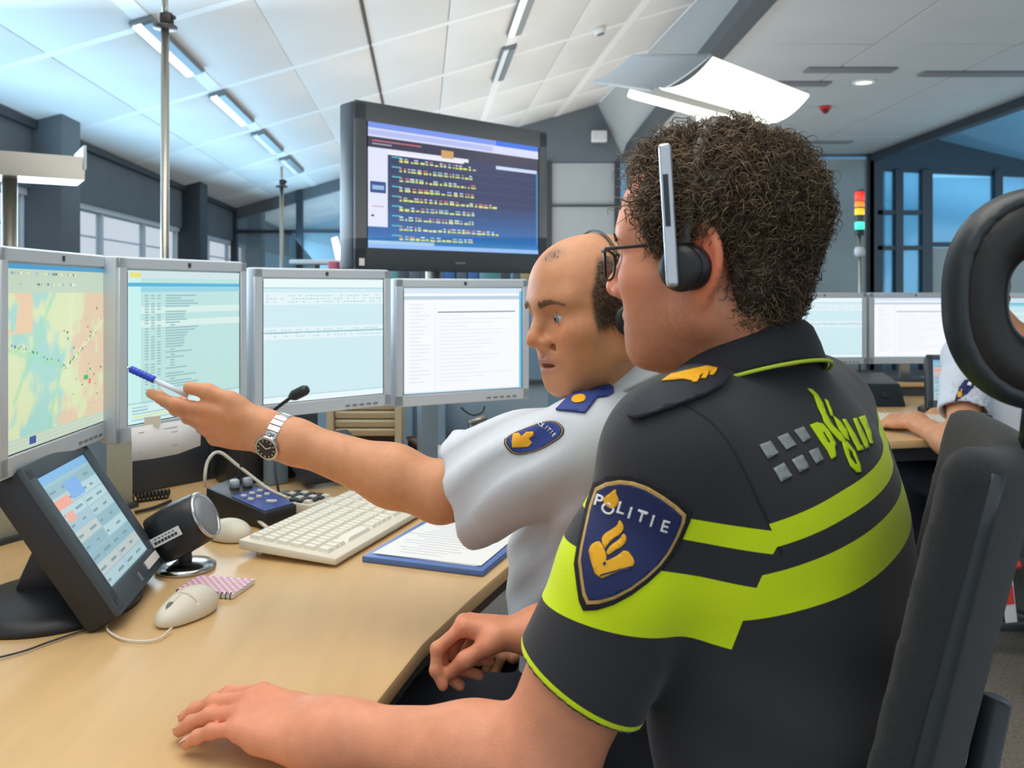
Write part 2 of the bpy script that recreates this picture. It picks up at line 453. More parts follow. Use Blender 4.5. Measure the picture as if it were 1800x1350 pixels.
for a, b in ((-1, 2.42), (2.78, 6.47), (6.83, 10.52), (10.88, 14.5)):
    nwin += 1
    m = MB(); wseg(m, a, b, 0.95, 1.0, 0.12, -0.03); wseg(m, a, b, 1.97, 2.02, 0.12, -0.03)
    w = struct(part('window_%d' % nwin, m, M_wframe)); tag(w, 'strip window with pale mullions between two dark piers')
    k = 3
    for i in range(k + 1):
        y = a + (b - a) * i / k; q = MB(); wseg(q, y - 0.016, y + 0.016, 1.0, 1.97, 0.06, -0.05); part('mullion', q, M_wframe, w)
    for i in range(k):
        q = MB(); wseg(q, a + (b - a) * i / k + 0.016, a + (b - a) * (i + 1) / k - 0.016, 1.0, 1.97, 0.01, -0.08); part('pane', q, M_glass, w)
    for z in (1.25, 1.5, 1.75):
        q = MB(); wseg(q, a, b, z - 0.008, z + 0.008, 0.02, -0.14); part('blind_slat', q, M_wframe, w)
# pale building across the yard, seen through the side windows
fb = thing('exterior_facade', 'pale building with rows of bluish windows seen through the side windows', 'building', (-9.5, 9, 0))
m = MB(); m.box((-9.9, 9, 0.85), (0.4, 26, 1.7)); part('front', m, mat('facade_white', srgb(250, 252, 255), 0.8), fb)
Mfw = mat('facade_window', srgb(176, 208, 232), 0.3)
for i in range(12):
    for z in (0.5, 1.25):
        m = MB(); m.box((-9.68, -2 + i * 2.0, z), (0.06, 1.3, 0.7)); part('window', m, Mfw, fb)
for z in (0.9, 1.68): 
    m = MB(); m.box((-9.66, 9, z), (0.1, 26, 0.12)); part('ledge', m, M_wframe, fb)

# sloping ceiling: z rises from the left wall to the ridge
SL = 0.287
def CP(s, Y, dz=0.0): return V(XW(Y) + s, Y, 2.5 + SL * s + dz)
CN = nrm(np.cross(V(1, 0, SL), V(-0.105, 1, 0)))
SMAX = 5.72
m = MB(); m.quad(CP(-0.1, -0.5, 0.12), CP(SMAX, -0.5, 0.12), CP(SMAX, 19, 0.12), CP(-0.1, 19, 0.12))
m.quad(CP(-0.1, -0.5, 0.2), CP(SMAX, -0.5, 0.2), CP(SMAX, 19, 0.2), CP(-0.1, 19, 0.2))
ceiling = struct(part('ceiling', m, M_white)); tag(ceiling, 'sloping white panelled ceiling over the desks')
ys = [0.2 + 1.7 * i for i in range(12)]; ss = [0.0, 0.635, 1.27, 1.905, 2.54, 3.175, 3.81, 4.445, 5.08, SMAX]
def cslab(mb, s0, s1, y0, y1, z0, z1):
    vs = [CP(s, y, z) for z in (z0, z1) for (s, y) in ((s0, y0), (s1, y0), (s1, y1), (s0, y1))]
    mb.add(vs, [(0, 1, 2, 3), (4, 7, 6, 5), (0, 4, 5, 1), (1, 5, 6, 2), (2, 6, 7, 3), (3, 7, 4, 0)])
for yi in range(len(ys) - 1):
    for si in range(len(ss) - 1):
        gap = lambda i: 0.0 if i == 0 else 0.010 if i == 4 else 0.05 if i % 2 == 0 else 0.003
        g0 = gap(si); g1 = gap(si + 1)
        m = MB(); cslab(m, ss[si] + g0, ss[si + 1] - g1, ys[yi] + 0.041, ys[yi + 1] - 0.041, 0.03, 0.07)
        part('ceiling_panel', m, M_white, ceiling, bevel=0.004, seg=1)
for y in ys[1:-1]:
    m = MB(); cslab(m, 0, SMAX, y - 0.042, y + 0.042, 0.027, 0.06); part('joint_strip', m, M_joint, ceiling)
for s, mt in ((1.27, M_joint), (3.81, M_joint), (5.08, M_joint)):
    m = MB(); cslab(m, s - 0.049, s + 0.049, 0.2, 18.8, 0.024, 0.055); part('joint_strip', m, mt, ceiling)
m = MB(); cslab(m, 2.54 - 0.009, 2.54 + 0.009, 0.2, 18.8, 0.020, 0.05); part('shadow_joint', m, mat('joint_dark', srgb(70, 66, 62), 0.6), ceiling)

# strip lights in the ceiling joints
M_tube = mat('lit_tube', srgb(255, 246, 226), 0.4, emit=2.2)
M_tubeoff = mat('dim_tube', srgb(206, 212, 214), 0.4, emit=0.35)
def strip(s, y, ln, lit, lab, grp):
    o = thing('strip_light', lab, 'ceiling light', CP(s, y), grp)
    m = MB(); cslab(m, s - 0.07, s + 0.07, y - ln / 2, y + ln / 2, -0.004, 0.02); part('housing', m, M_slot, o, bevel=0.003, seg=1)
    m = MB(); cslab(m, s - 0.055, s - 0.005, y - ln / 2 + 0.03, y + ln / 2 - 0.03, -0.016, -0.003); part('tube', m, M_tube if lit else M_tubeoff, o)
    m = MB(); cslab(m, s + 0.005, s + 0.06, y - ln / 2 + 0.03, y + ln / 2 - 0.03, -0.02, -0.003); part('louvre', m, mat('louvre', srgb(150, 158, 164), 0.35, metal=0.6), o)
for y, lit, lb in ((5.75, True, 'lit ceiling strip light crossed by the tall steel pole'), (7.65, True, 'lit ceiling strip light between the tall steel pole and the distant thin pole'), (9.4, False, 'dim ceiling strip light next along the row after the lit ones'), (11.1, False, 'dim ceiling strip light above the distant thin pole, closest to the far glazing')):
    strip(1.27, y, 1.25, lit, lb, 'strip lights in the ceiling joint by the windows')
for y, lit in ((7.2, True), (8.9, False)):
    strip(3.81, y, 1.3, lit, 'slim lit strip light in the ceiling above the big wall display' if lit else 'slim unlit strip light in the ceiling above the big wall display', None)

# ridge fascia and the flat grey ceiling beyond it
m = MB()
def RX(Y): return XW(Y) + SMAX
m.add([V(RX(-0.5), -0.5, 4.16), V(RX(YF), YF, 4.16), V(1.74, YF, 3.36), V(1.74, -0.5, 3.36)], [(0, 1, 2, 3)])
m.add([V(RX(-0.5) + .1, -0.5, 4.25), V(RX(YF) + .1, YF, 4.25), V(1.84, YF, 3.4), V(1.84, -0.5, 3.4)], [(0, 1, 2, 3)])
struct(part('trim_2', m, mat('fascia_grey', srgb(176, 178, 178), 0.6)))
m = MB(); m.box((1.82, 6.45, 3.40), (0.17, 13.9, 0.14)); struct(part('trim_3', m, mat('fascia_dark', srgb(72, 80, 86), 0.6)))
m = MB(); m.box((3.72, 6.45, 3.47), (3.85, 13.9, 0.1)); wing = struct(part('ceiling_wing', m, M_grey)); tag(wing, 'flat grey tiled ceiling of the neighbouring bay')
for i in range(3):
    for j in range(9):
        m = MB(); x0 = 1.9 + i * 1.24; y0 = 13.3 - (j + 1) * 1.48
        m.box((x0 + 0.62, y0 + 0.74, 3.40), (1.225, 1.465, 0.05)); part('ceiling_tile', m, M_grey, wing, bevel=0.006, seg=1)
for x, y, w, lb in ((3.25, 8.2, 0.85, 'grey air slot in the flat ceiling, just above the downlight'), (2.95, 8.75, 0.6, 'short grey air slot in the flat ceiling beside the uplighter reflector'), (4.6, 8.35, 1.2, 'longest grey air slot in the flat ceiling'), (4.4, 12.2, 0.9, 'grey air slot in the flat ceiling near the blue bay'), (2.7, 11.0, 0.7, 'grey air slot in the flat ceiling between the two red alarm beacons')):
    m = MB(); m.box((x, y, 3.368), (w, 0.16, 0.03)); v_ = part('air_vent', m, M_slot, at=(x, y, 3.36), bevel=0.004); 
    tag(v_, lb, 'vent', 'air slots in the flat grey ceiling')
m = MB(); m.box((5.66, 6.45, 3.37), (0.12, 13.9, 0.2)); struct(part('trim_4', m, M_frame))
# blue lit vault to the right
m = MB()
M_vault = mat('vault_blue', srgb(126, 176, 206), 0.55)
m.add([V(5.72, -0.5, 3.36), V(6.5, -0.5, 3.66), V(6.5, YF + 6, 3.66), V(5.72, YF + 6, 3.36)], [(0, 1, 2, 3)])
m.add([V(6.5, -0.5, 3.66), V(10.5, -0.5, 2.7), V(10.5, YF + 6, 2.7), V(6.5, YF + 6, 3.66)], [(0, 1, 2, 3)])
struct(part('ceiling_vault', m, M_vault))

# far wall: slate gable on the left bay, glazing, slate header
wf = MB()
def gx(u): return (u - 900) / F_PX * YF
def gz(v): return CAMZ + (HOR - v) / F_PX * YF
xl = XW(YF)
def beam(x0, x1, dz, t):
    z0 = 2.5 + SL * (x0 - xl); z1 = 2.5 + SL * (x1 - xl)
    wf.prism([(x0, z0 - dz - 0.02), (x1, z1 - dz - 0.02), (x1, z1 - 0.02 + 0.15), (x0, z0 - 0.02 + 0.15)], 0, t, fr=(V(0, YF, 0), V(1, 0, 0), V(0, 0, 1)))
beam(xl, gx(925), 0.13, -0.12)
# slate infill right of the display
z1 = 2.5 + SL * (gx(925) - xl)
wf.prism([(gx(925), gz(285)), (gx(1105), gz(285)), (gx(1105), 3.4), (RX(YF) + 0.05, 4.2), (gx(925), z1 + 0.1)], 0, -0.12, fr=(V(0, YF, 0), V(1, 0, 0), V(0, 0, 1)))
wf.box(((gx(1105) + 5.75) / 2, YF + 0.06, gz(268)), (5.75 - gx(1105), 0.12, 0.1))
wall_far = struct(part('wall_far', wf, M_dark)); tag(wall_far, 'slate far wall with glazed partitions')
def post(u, v0, v1, w=0.09, mt=M_frame, y=YF):
    m = MB(); m.box((gx(u), y, (gz(v0) + gz(v1)) / 2), (w, 0.12, abs(gz(v0) - gz(v1)))); return part('mullion', m, mt, wall_far)
for u, v0 in ((412, 372), (527, 336), (622, 306), (760, 262), (965, 285), (1085, 285)): post(u, v0, 650)
for v0, u0, u1 in ((407, 412, 965), (520, 412, 1105)):
    m = MB(); m.box(((gx(u0) + gx(u1)) / 2, YF, gz(v0)), (gx(u1) - gx(u0), 0.1, 0.05)); part('rail', m, M_frame, wall_far)
M_pane2 = mat('partition_glass', srgb(176, 200, 210), 0.06, alpha=0.30, spec=0.8)
for u0, u1, v0 in ((412, 527, 345), (527, 622, 325), (622, 760, 285), (760, 965, 255)):
    m = MB(); m.box(((gx(u0) + gx(u1)) / 2, YF + 0.02, (gz(v0) + 0.0) / 2 + 0.2), (gx(u1) - gx(u0), 0.015, gz(v0) - 0.4)); part('pane', m, M_pane2, wall_far)
M_frost = mat('frosted_pane', srgb(168, 174, 176), 0.35, var=0.05, vscale=1.5)
for u0, u1 in ((968, 1002), (1002, 1084)):
    m = MB(); m.box(((gx(u0) + gx(u1)) / 2, YF + 0.02, (gz(287) + 0) / 2), (gx(u1) - gx(u0), 0.03, gz(287))); part('frosted_pane', m, M_frost, wall_far)
m = MB(); m.box(((gx(970) + gx(1080)) / 2, YF - 0.02, gz(362)), (gx(1080) - gx(970), 0.04, 0.03)); part('rail', m, M_frame, wall_far)
# glazed offices under the flat ceiling
M_office = mat('office_glass', srgb(150, 154, 152), 0.12, var=0.12, vscale=0.9, spec=0.7)
for u0, u1 in ((1105, 1210), (1215, 1320), (1325, 1425), (1430, 1528)):
    m = MB(); m.box(((gx(u0) + gx(u1)) / 2, YF + 0.02, gz(280) / 2), (gx(u1) - gx(u0), 0.03, gz(280))); part('office_pane', m, M_office, wall_far)
    post(u1 + 2, 280, 650, 0.07)
post(1537, 268, 650, 0.22)
# right bay: slate gable over blue glazing
wg = MB()
wg.prism([(5.75, gz(300)), (10.5, gz(322)), (10.5, 2.7), (6.5, 3.68), (5.75, 3.4)], 0, -0.12, fr=(V(0, YF, 0), V(1, 0, 0), V(0, 0, 1)))
wall_bay = struct(part('wall_bay', wg, mat('bay_slate', srgb(48, 66, 80), 0.6))); tag(wall_bay, 'dark gable wall over the blue glazed bay')
def bpost(u, v0, v1, w): 
    m = MB(); m.box((gx(u), YF, (gz(v0) + gz(v1)) / 2), (w, 0.14, abs(gz(v0) - gz(v1)))); part('mullion', m, M_frame, wall_bay)
for u, w in ((1578, 0.12), (1627, 0.16), (1752, 0.12), (1860, 0.12)): bpost(u, 300, 650, w)
for u0, u1, v in ((1540, 1625, 374), (1540, 1625, 436), (1630, 1950, 430)):
    m = MB(); m.box(((gx(u0) + gx(u1)) / 2, YF, gz(v)), (gx(u1) - gx(u0), 0.12, 0.07)); part('rail', m, M_frame, wall_bay)
M_bpane = mat('blue_pane', srgb(110, 190, 226), 0.08, alpha=0.35, spec=0.7)
for u0, u1, v0, v1 in ((1545, 1573, 300, 640), (1583, 1620, 300, 640), (1633, 1747, 312, 426), (1757, 1855, 312, 426)):
    m = MB(); m.box(((gx(u0) + gx(u1)) / 2, YF + 0.02, (gz(v0) + gz(v1)) / 2), (gx(u1) - gx(u0), 0.015, gz(v0) - gz(v1))); part('pane', m, M_bpane, wall_bay)
for u0, u1 in ((1633, 1747), (1757, 1855)):
    m = MB(); m.box(((gx(u0) + gx(u1)) / 2, YF + 0.02, gz(436) / 2), (gx(u1) - gx(u0), 0.05, gz(436))); part('dado_panel', m, mat('dado_beige', srgb(168, 166, 160), 0.6), wall_bay)
m = MB(); m.box((2.5, 19.2, 2.0), (17, 0.1, 5)); struct(part('wall_back_rooms', m, M_bluewall))
m = MB(); m.box((5.85, 16.3, 1.6), (0.1, 5.6, 3.3)); struct(part('wall_partition', m, M_bluewall))

# small fittings
o = thing('wall_speaker', 'small white box speaker on the slate wall right of the big display', 'speaker', P(1053, 240, YF - 0.2))
c = P(1053, 240, YF - 0.16); m = MB(); m.box(c, (0.24, 0.14, 0.17)); part('cabinet', m, M_white, o, bevel=0.015)
m = MB(); m.box(c + V(0, -0.075, 0), (0.2, 0.012, 0.13)); part('grille', m, mat('grille_white', srgb(214, 216, 216), 0.7, bump=0.4, bscale=400), o)
m = MB(); m.bar(c + V(0.1, 0.07, 0), c + V(0.1, 0.17, 0), 0.05, 0.05); part('bracket', m, M_frame, o)
s_ = 4.75; y_ = 8.6; c = CP(s_, y_, 0.0)
o = thing('smoke_detector', 'small white smoke detector on the sloping ceiling', 'smoke detector', c)
RC = np.stack([nrm(V(1, 0, SL)), np.cross(CN, nrm(V(1, 0, SL))), CN], 1)
m = MB(); m.lathe([(0.07, 0.03), (0.07, 0.005), (0.05, -0.03), (0.02, -0.04), (0.001, -0.04)], c, RC, 20); part('body', m, M_white, o, smooth=True)
m = MB(); m.lathe([(0.045, -0.03), (0.035, -0.045), (0.001, -0.046)], c, RC, 16); part('sensor', m, M_slot, o, smooth=True)
c = V(3.45, 8.42, 3.375)
c = D(1518, 143, 3.375)
o = thing('downlight', 'round white downlight glowing in the flat grey ceiling', 'ceiling light', c)
m = MB(); m.lathe([(0.11, 0.0), (0.11, -0.018), (0.085, -0.022), (0.08, 0.0)], c, None, 24); part('ring', m, M_white, o, smooth=True)
m = MB(); m.lathe([(0.08, -0.004), (0.08, -0.012), (0.001, -0.014)], c, None, 24); part('lamp', m, M_tube, o)
def beacon(u, v, z, lab):
    c = D(u, v, z)
    o = thing('alarm_beacon', lab, 'alarm', c)
    m = MB(); m.lathe([(0.065, 0.0), (0.065, -0.03), (0.055, -0.035)], c, None, 20); part('base', m, mat('beacon_red', srgb(214, 40, 44), 0.35), o, smooth=True)
    m = MB(); m.lathe([(0.045, -0.034), (0.042, -0.06), (0.022, -0.08), (0.001, -0.085)], c, None, 18); part('dome', m, mat('beacon_dome', srgb(120, 16, 24), 0.15), o, smooth=True)
beacon(1451, 187, 3.375, 'red alarm beacon on the flat grey ceiling by the downlight')
beacon(1423, 268, 3.37, 'pinkish red alarm beacon on the flat ceiling close to the far wall')
# ------------------------------------------------------------------ desks
M_wood = mat('beech', srgb(214, 178, 126), 0.30, var=0.05, vscale=3.0, stretch=(9, 1.2, 1), bump=0.02, bscale=60, spec=0.5)
M_edge = mat('desk_edge_dark', srgb(58, 52, 50), 0.5)
M_black = mat('black_plastic', srgb(34, 35, 38), 0.42, bump=0.08, bscale=500)
M_char = mat('charcoal_plastic', srgb(58, 62, 66), 0.42, bump=0.05, bscale=500)
M_silver = mat('silver_plastic', srgb(200, 210, 217), 0.4, metal=0.1)
M_chrome = mat('chrome', srgb(196, 198, 200), 0.18, metal=1.0)
M_beige = mat('beige_plastic', srgb(226, 220, 202), 0.45)
M_steel = mat('brushed_steel', srgb(178, 176, 168), 0.3, metal=0.85)
M_screen = mat('screen_glow', (1, 1, 1), 0.3, emit=1.0, attr='Col')
M_bluegrey = mat('blue_grey_panel', srgb(128, 152, 170), 0.5)
M_slats = mat('tan_slat', srgb(196, 182, 150), 0.6)
M_felt = mat('beige_felt', srgb(190, 190, 168), 0.9, bump=0.8, bscale=220)

edge = [(-0.30, 0.40), (-0.255, 0.68), (-0.205, 0.90), (-0.178, 1.007), (-0.1275, 1.234), (-0.065, 1.42), (0.005, 1.61), (0.10, 1.82), (0.22, 2.05), (0.38, 2.35), (0.44, 2.75)]
poly = [(-1.55, 0.40)] + edge + [(0.40, 2.95), (-1.55, 2.95)]
desk = thing('desk', 'curved beech control desk with the grey monitors and keyboards', 'desk', (-0.6, 1.7, 0))
m = MB(); m.prism(poly, 0.715, 0.74); part('desktop', m, M_wood, desk, bevel=0.004)
m = MB(); m.prism([(x - (0.012 if i else 0), y) for i, (x, y) in enumerate(poly)], 0.690, 0.7145); part('underside', m, M_edge, desk)
for x, y in ((-1.45, 0.55), (-1.45, 2.8), (0.25, 2.75), (-0.5, 2.0)):
    m = MB(); m.box((x, y, 0.345), (0.07, 0.07, 0.69)); part('leg', m, M_char, desk, bevel=0.008)
m = MB(); m.box((-1.5, 1.7, 0.36), (0.03, 2.4, 0.6)); part('side_panel', m, M_char, desk)

# low dark console that runs behind the monitors, with a tan louvre and blue-grey end panels
console = thing('monitor_console', 'low dark console box standing behind and under the desk monitors', 'console', (-0.9, 2.2, 0.74))
pts = [D(150, 890), D(223, 872), D(370, 843), D(560, 805)]
for a, b in zip(pts[:-1], pts[1:]):
    m = MB(); d_ = nrm(b - a); nn = V(-d_[1], d_[0], 0); h_ = 0.17
    m.bar((a + nn * 0.05) + V(0, 0, h_ / 2), (b + nn * 0.05) + V(0, 0, h_ / 2), 0.1, h_); part('fascia', m, mat('console_dark', srgb(52, 58, 66), 0.55, bump=0.1, bscale=300), console, bevel=0.006)
Yl = 2.62
lv = thing('louvre_unit', 'tan slatted louvre unit at the back of the desk under the monitors', 'louvre', P(640, 760, Yl) * V(1, 1, 0) + V(0, 0, 0.74))
for i in range(5):
    z = 0.755 + 0.03 + i * 0.027; x0 = P(588, 0, Yl)[0]; x1 = P(694, 0, Yl)[0]
    m = MB(); m.box(((x0 + x1) / 2, Yl + 0.02, z + 0.03), (x1 - x0, 0.03, 0.021), np.array(Matrix.Rotation(0.35, 3, 'X'))); part('slat', m, M_slats, lv, bevel=0.002, seg=1)
m = MB(); m.box(((x0 + x1) / 2, Yl + 0.05, 0.83), (x1 - x0 + 0.02, 0.02, 0.18)); part('back', m, M_edge, lv)
for x in (x0 - 0.012, x1 + 0.012):
    m = MB(); m.box((x, Yl + 0.02, 0.83), (0.02, 0.07, 0.18)); part('end_cap', m, M_slats, lv)
sp = thing('screen_partition', 'blue grey low partition with two upright ribs behind the desk', 'partition', (0.0, 2.86, 0.74))
xa, xb = P(696, 0, 2.8)[0], P(965, 0, 2.8)[0]
m = MB(); m.box(((xa + xb) / 2, 2.86, 0.84), (xb - xa, 0.03, 0.2)); part('panel', m, M_bluegrey, sp, bevel=0.004)
for u in (712, 770):
    x = P(u, 0, 2.78)[0]; m = MB(); m.box((x, 2.80, 0.845), (0.05, 0.06, 0.21)); part('upright', m, M_bluegrey, sp, bevel=0.006)
m = MB(); m.box(((xa + xb) / 2, 2.86, 0.945), (xb - xa, 0.06, 0.012)); part('cap_rail', m, M_frame, sp)
fp = thing('acoustic_screen', 'beige felt acoustic screen behind the two monitors on the window side', 'partition', (-0.95, 1.95, 0.74))
m = MB(); m.bar(V(-1.12, 1.55, 0.90), V(-0.905, 2.02, 0.90), 0.03, 0.32); part('panel', m, M_felt, fp, bevel=0.01)
m = MB(); m.bar(V(-1.12, 1.55, 0.745), V(-0.905, 2.02, 0.745), 0.06, 0.01); part('foot', m, M_char, fp)

# ------------------------------------------------------------------ monitors
def rect(m, x0, z0, x1, z1, col, lay_=1, y=0.0): m.quad((x0, y - 0.0003 * lay_, z0), (x1, y - 0.0003 * lay_, z0), (x1, y - 0.0003 * lay_, z1), (x0, y - 0.0003 * lay_, z1), col)
def ui_map(m, x0, z0, x1, z1):
    r = random.Random(3); w = x1 - x0; h = z1 - z0
    rect(m, x0, z0, x1, z1, srgb(188, 206, 184), 0)
    nx, nz = 90, 84; zt = z0 + h * 0.845; zb = z0 + h * 0.07
    g = np.zeros((nx + 1, nz + 1, 3))
    for i in range(nx + 1):
        for j in range(nz + 1):
            a, b = i / nx, j / nz
            n1 = mnoise.noise(Vector((a * 3.2, b * 3.0, 1.3))) + 0.55 * mnoise.noise(Vector((a * 9, b * 5.5, 4.0))) + .35 * mnoise.noise(Vector((a * 22, b * 11, 6.0)))
            n2 = mnoise.noise(Vector((a * 4.5 + 9, b * 2.6, 2.0))) + 0.55 * mnoise.noise(Vector((a * 12, b * 7, 8.0))) + .35 * mnoise.noise(Vector((a * 25, b * 14, 3.0)))
            c = np.array(srgb(212, 222, 176))
            t = np.clip((n1 + 0.38 - abs(a - 0.28) * 1.1) * 2.6, 0, .95); c = c * (1 - t) + np.array(srgb(158, 208, 200)) * t
            t = np.clip((n2 + (a - 0.62) * 1.7 - (b - 0.45) * 0.5) * 2.2, 0, .9); c = c * (1 - t) + np.array(srgb(222, 194, 166)) * t
            if b > 0.72 and a < 0.22 and n2 > -0.05: c = np.array(srgb(228, 196, 160))
            for k, (p0, q0, p1, q1) in enumerate(((0.05, 0.25, 0.42, 1.0), (0.55, 0.35, 0.62, 1.0), (0.0, 0.62, 0.55, 0.42), (0.55, 0.42, 1.0, 0.78), (0.36, 0.0, 0.5, 0.45))):
                d_ = V(p1 - p0, q1 - q0); L_ = np.linalg.norm(d_); t0 = np.clip(((a - p0) * d_[0] + (b - q0) * d_[1]) / L_ ** 2, 0, 1)
                dd = math.hypot(a - p0 - t0 * d_[0], b - q0 - t0 * d_[1])
                if dd < 0.016: c = c * 0.45 + np.array(srgb(150, 214, 170) if k % 2 == 0 else srgb(222, 226, 190)) * 0.55
            g[i, j] = c
    for i in range(nx):
        for j in range(nz):
            X = lambda q: x0 + w * q / nx
            Z = lambda q: zb + (zt - zb) * q / nz
            m.quad((X(i), -0.0003, Z(j)), (X(i + 1), -0.0003, Z(j)), (X(i + 1), -0.0003, Z(j + 1)), (X(i), -0.0003, Z(j + 1)), [g[i, j], g[i + 1, j], g[i + 1, j + 1], g[i, j + 1]])
    rect(m, x0, z1 - h * 0.025, x1, z1, srgb(60, 150, 200), 2)
    for q in range(34): 
        a = x0 + w * (0.02 + r.random() * 0.62); b = z1 - h * (0.055 + 0.06 * r.randrange(2)); rect(m, a, b, a + 0.005, b + 0.004, srgb(*[r.choice([(120, 150, 150), (90, 110, 120), (226, 226, 180), (150, 180, 190)])][0]), 2)
    route = [(0.02, 0.62), (0.12, 0.6), (0.22, 0.58), (0.34, 0.52), (0.46, 0.47), (0.55, 0.42), (0.62, 0.47), (0.7, 0.53), (0.8, 0.62), (0.88, 0.7)]
    for (a, b), (c, d) in zip(route[:-1], route[1:]):
        for q in range(4):
            t = q / 4; px = x0 + w * (a + (c - a) * t) + r.uniform(-.004, .004); pz = zb + (zt - zb) * (b + (d - b) * t) + r.uniform(-.004, .004)
            s_ = r.uniform(0.002, 0.005); rect(m, px, pz, px + s_, pz + s_, srgb(*r.choice([(60, 190, 60), (150, 220, 70), (70, 140, 120), (90, 110, 160)])), 3)
    for q in range(26):
        px = x0 + w * r.uniform(0.5, 0.97); pz = zb + (zt - zb) * r.uniform(0.05, 0.9); s_ = r.uniform(0.0015, 0.004)
        rect(m, px, pz, px + s_ * 1.4, pz + s_, srgb(*r.choice([(90, 90, 90), (190, 90, 80), (60, 150, 90), (130, 140, 120)])), 3)
    rect(m, x0 + w * .74, zb + (zt - zb) * .3, x0 + w * .79, zb + (zt - zb) * .335, srgb(50, 176, 90), 4)
    rect(m, x0 + w * .8, zb + (zt - zb) * .26, x0 + w * .82, zb + (zt - zb) * .3, srgb(224, 90, 80), 4)
    rect(m, x0 + w * .18, z0 + h * .018, x0 + w * .24, z0 + h * .06, srgb(50, 80, 150), 4)
    for q in range(3): rect(m, x0, z0 + h * (0.012 + 0.02 * q), x1, z0 + h * (0.016 + 0.02 * q), srgb(206, 218, 206), 2)
def ui_list(m, x0, z0, x1, z1, bg, dense=1.0, seed=1):
    r = random.Random(seed); w = x1 - x0; h = z1 - z0
    rect(m, x0, z0, x1, z1, bg, 0)
    rect(m, x0, z0, x0 + w * .1, z1, tuple(min(1, c * 1.15) for c in bg), 1)
    rect(m, x0, z1 - h * .05, x1, z1, srgb(206, 224, 226), 1); rect(m, x0 + .004, z1 - h * .045, x0 + w * .1, z1 - h * .015, srgb(232, 222, 110), 2)
    rect(m, x0, z1 - h * .105, x1, z1 - h * .08, srgb(84, 178, 214), 2); rect(m, x0 + w * .1, z1 - h * .14, x1, z1 - h * .108, srgb(150, 208, 224), 2)
    n = 36
    for i in range(n):
        z = z1 - h * (0.17 + 0.66 * i / n)
        if i in (6, 11): rect(m, x0 + w * .1, z - .001, x1, z + .012, srgb(214, 236, 230), 1)
        if r.random() > dense: continue
        for a, b in ((.13, .16), (.18, .21), (.23, .26), (.3, .3 + r.uniform(.12, .3)), (.34, .38)):
            if r.random() < .85: rect(m, x0 + w * a, z, x0 + w * b, z + .0028, srgb(150, 188, 192), 2)
    rect(m, x0, z0 + h * .13, x1, z0 + h * .135, srgb(150, 190, 196), 2); rect(m, x0, z0, x1, z0 + h * .12, srgb(206, 236, 238), 1)
    for k in range(5): rect(m, x0 + w * .03, z0 + h * (.02 + .02 * k), x0 + w * r.uniform(.15, .4), z0 + h * (.028 + .02 * k), srgb(*r.choice([(230, 226, 130), (160, 200, 200), (140, 180, 190)])), 2)
def ui_table(m, x0, z0, x1, z1):
    w = x1 - x0; h = z1 - z0; rect(m, x0, z0, x1, z1, srgb(206, 234, 240), 0); rect(m, x0, z1 - h * .07, x1, z1, srgb(232, 246, 248), 1)
    rect(m, x0, z1 - h * .075, x1, z1 - h * .07, srgb(130, 190, 196), 2)
    r = random.Random(5)
    for b, n in ((.14, 3), (.42, 3)):
        rect(m, x0, z1 - h * (b + .07), x1, z1 - h * (b - .03), srgb(226, 242, 246), 1)
        for k in range(n):
            for q in range(34): 
                if r.random() < .7: rect(m, x0 + w * (.02 + q * .0285), z1 - h * (b + .025 * k), x0 + w * (.02 + q * .0285 + .02), z1 - h * (b + .025 * k - .008), srgb(176, 210, 220), 2)
    rect(m, x0, z1 - h * .44, x1, z1 - h * .43, srgb(140, 186, 190), 2)
    rect(m, x0, z0 + h * .05, x1, z0 + h * .055, srgb(150, 190, 200), 2); rect(m, x0, z0, x1, z0 + h * .05, srgb(232, 246, 250), 1)
def ui_doc(m, x0, z0, x1, z1, faint=False):
    w = x1 - x0; h = z1 - z0; rect(m, x0, z0, x1, z1, srgb(247, 248, 255), 0)
    rect(m, x0, z1 - h * .05, x1, z1 - h * .0, srgb(214, 232, 246), 1); rect(m, x0, z1 - h * .11, x1, z1 - h * .075, srgb(190, 208, 222), 1)
    rect(m, x1 - w * .022, z0, x1, z1 - h * .03, srgb(96, 190, 236), 2)
    rect(m, x0 + w * .27, z1 - h * .235, x1 - w * .06, z1 - h * .225, srgb(100, 100, 120), 3)
    r = random.Random(9)
    for k in range(22):
        z = z1 - h * (.16 + .035 * k)
        rect(m, x0 + w * .04, z, x0 + w * r.uniform(.12, .22), z + h * .007, srgb(218, 222, 234), 2)
        if k > 2: rect(m, x0 + w * .28, z, x0 + w * r.uniform(.5, .95), z + h * .006, srgb(228, 226, 234), 2)
    rect(m, x0 + w * .25, z0, x0 + w * .253, z1 - h * .13, srgb(214, 218, 232), 2)
    rect(m, x0, z0, x1, z0 + h * .012, srgb(190, 220, 246), 2)

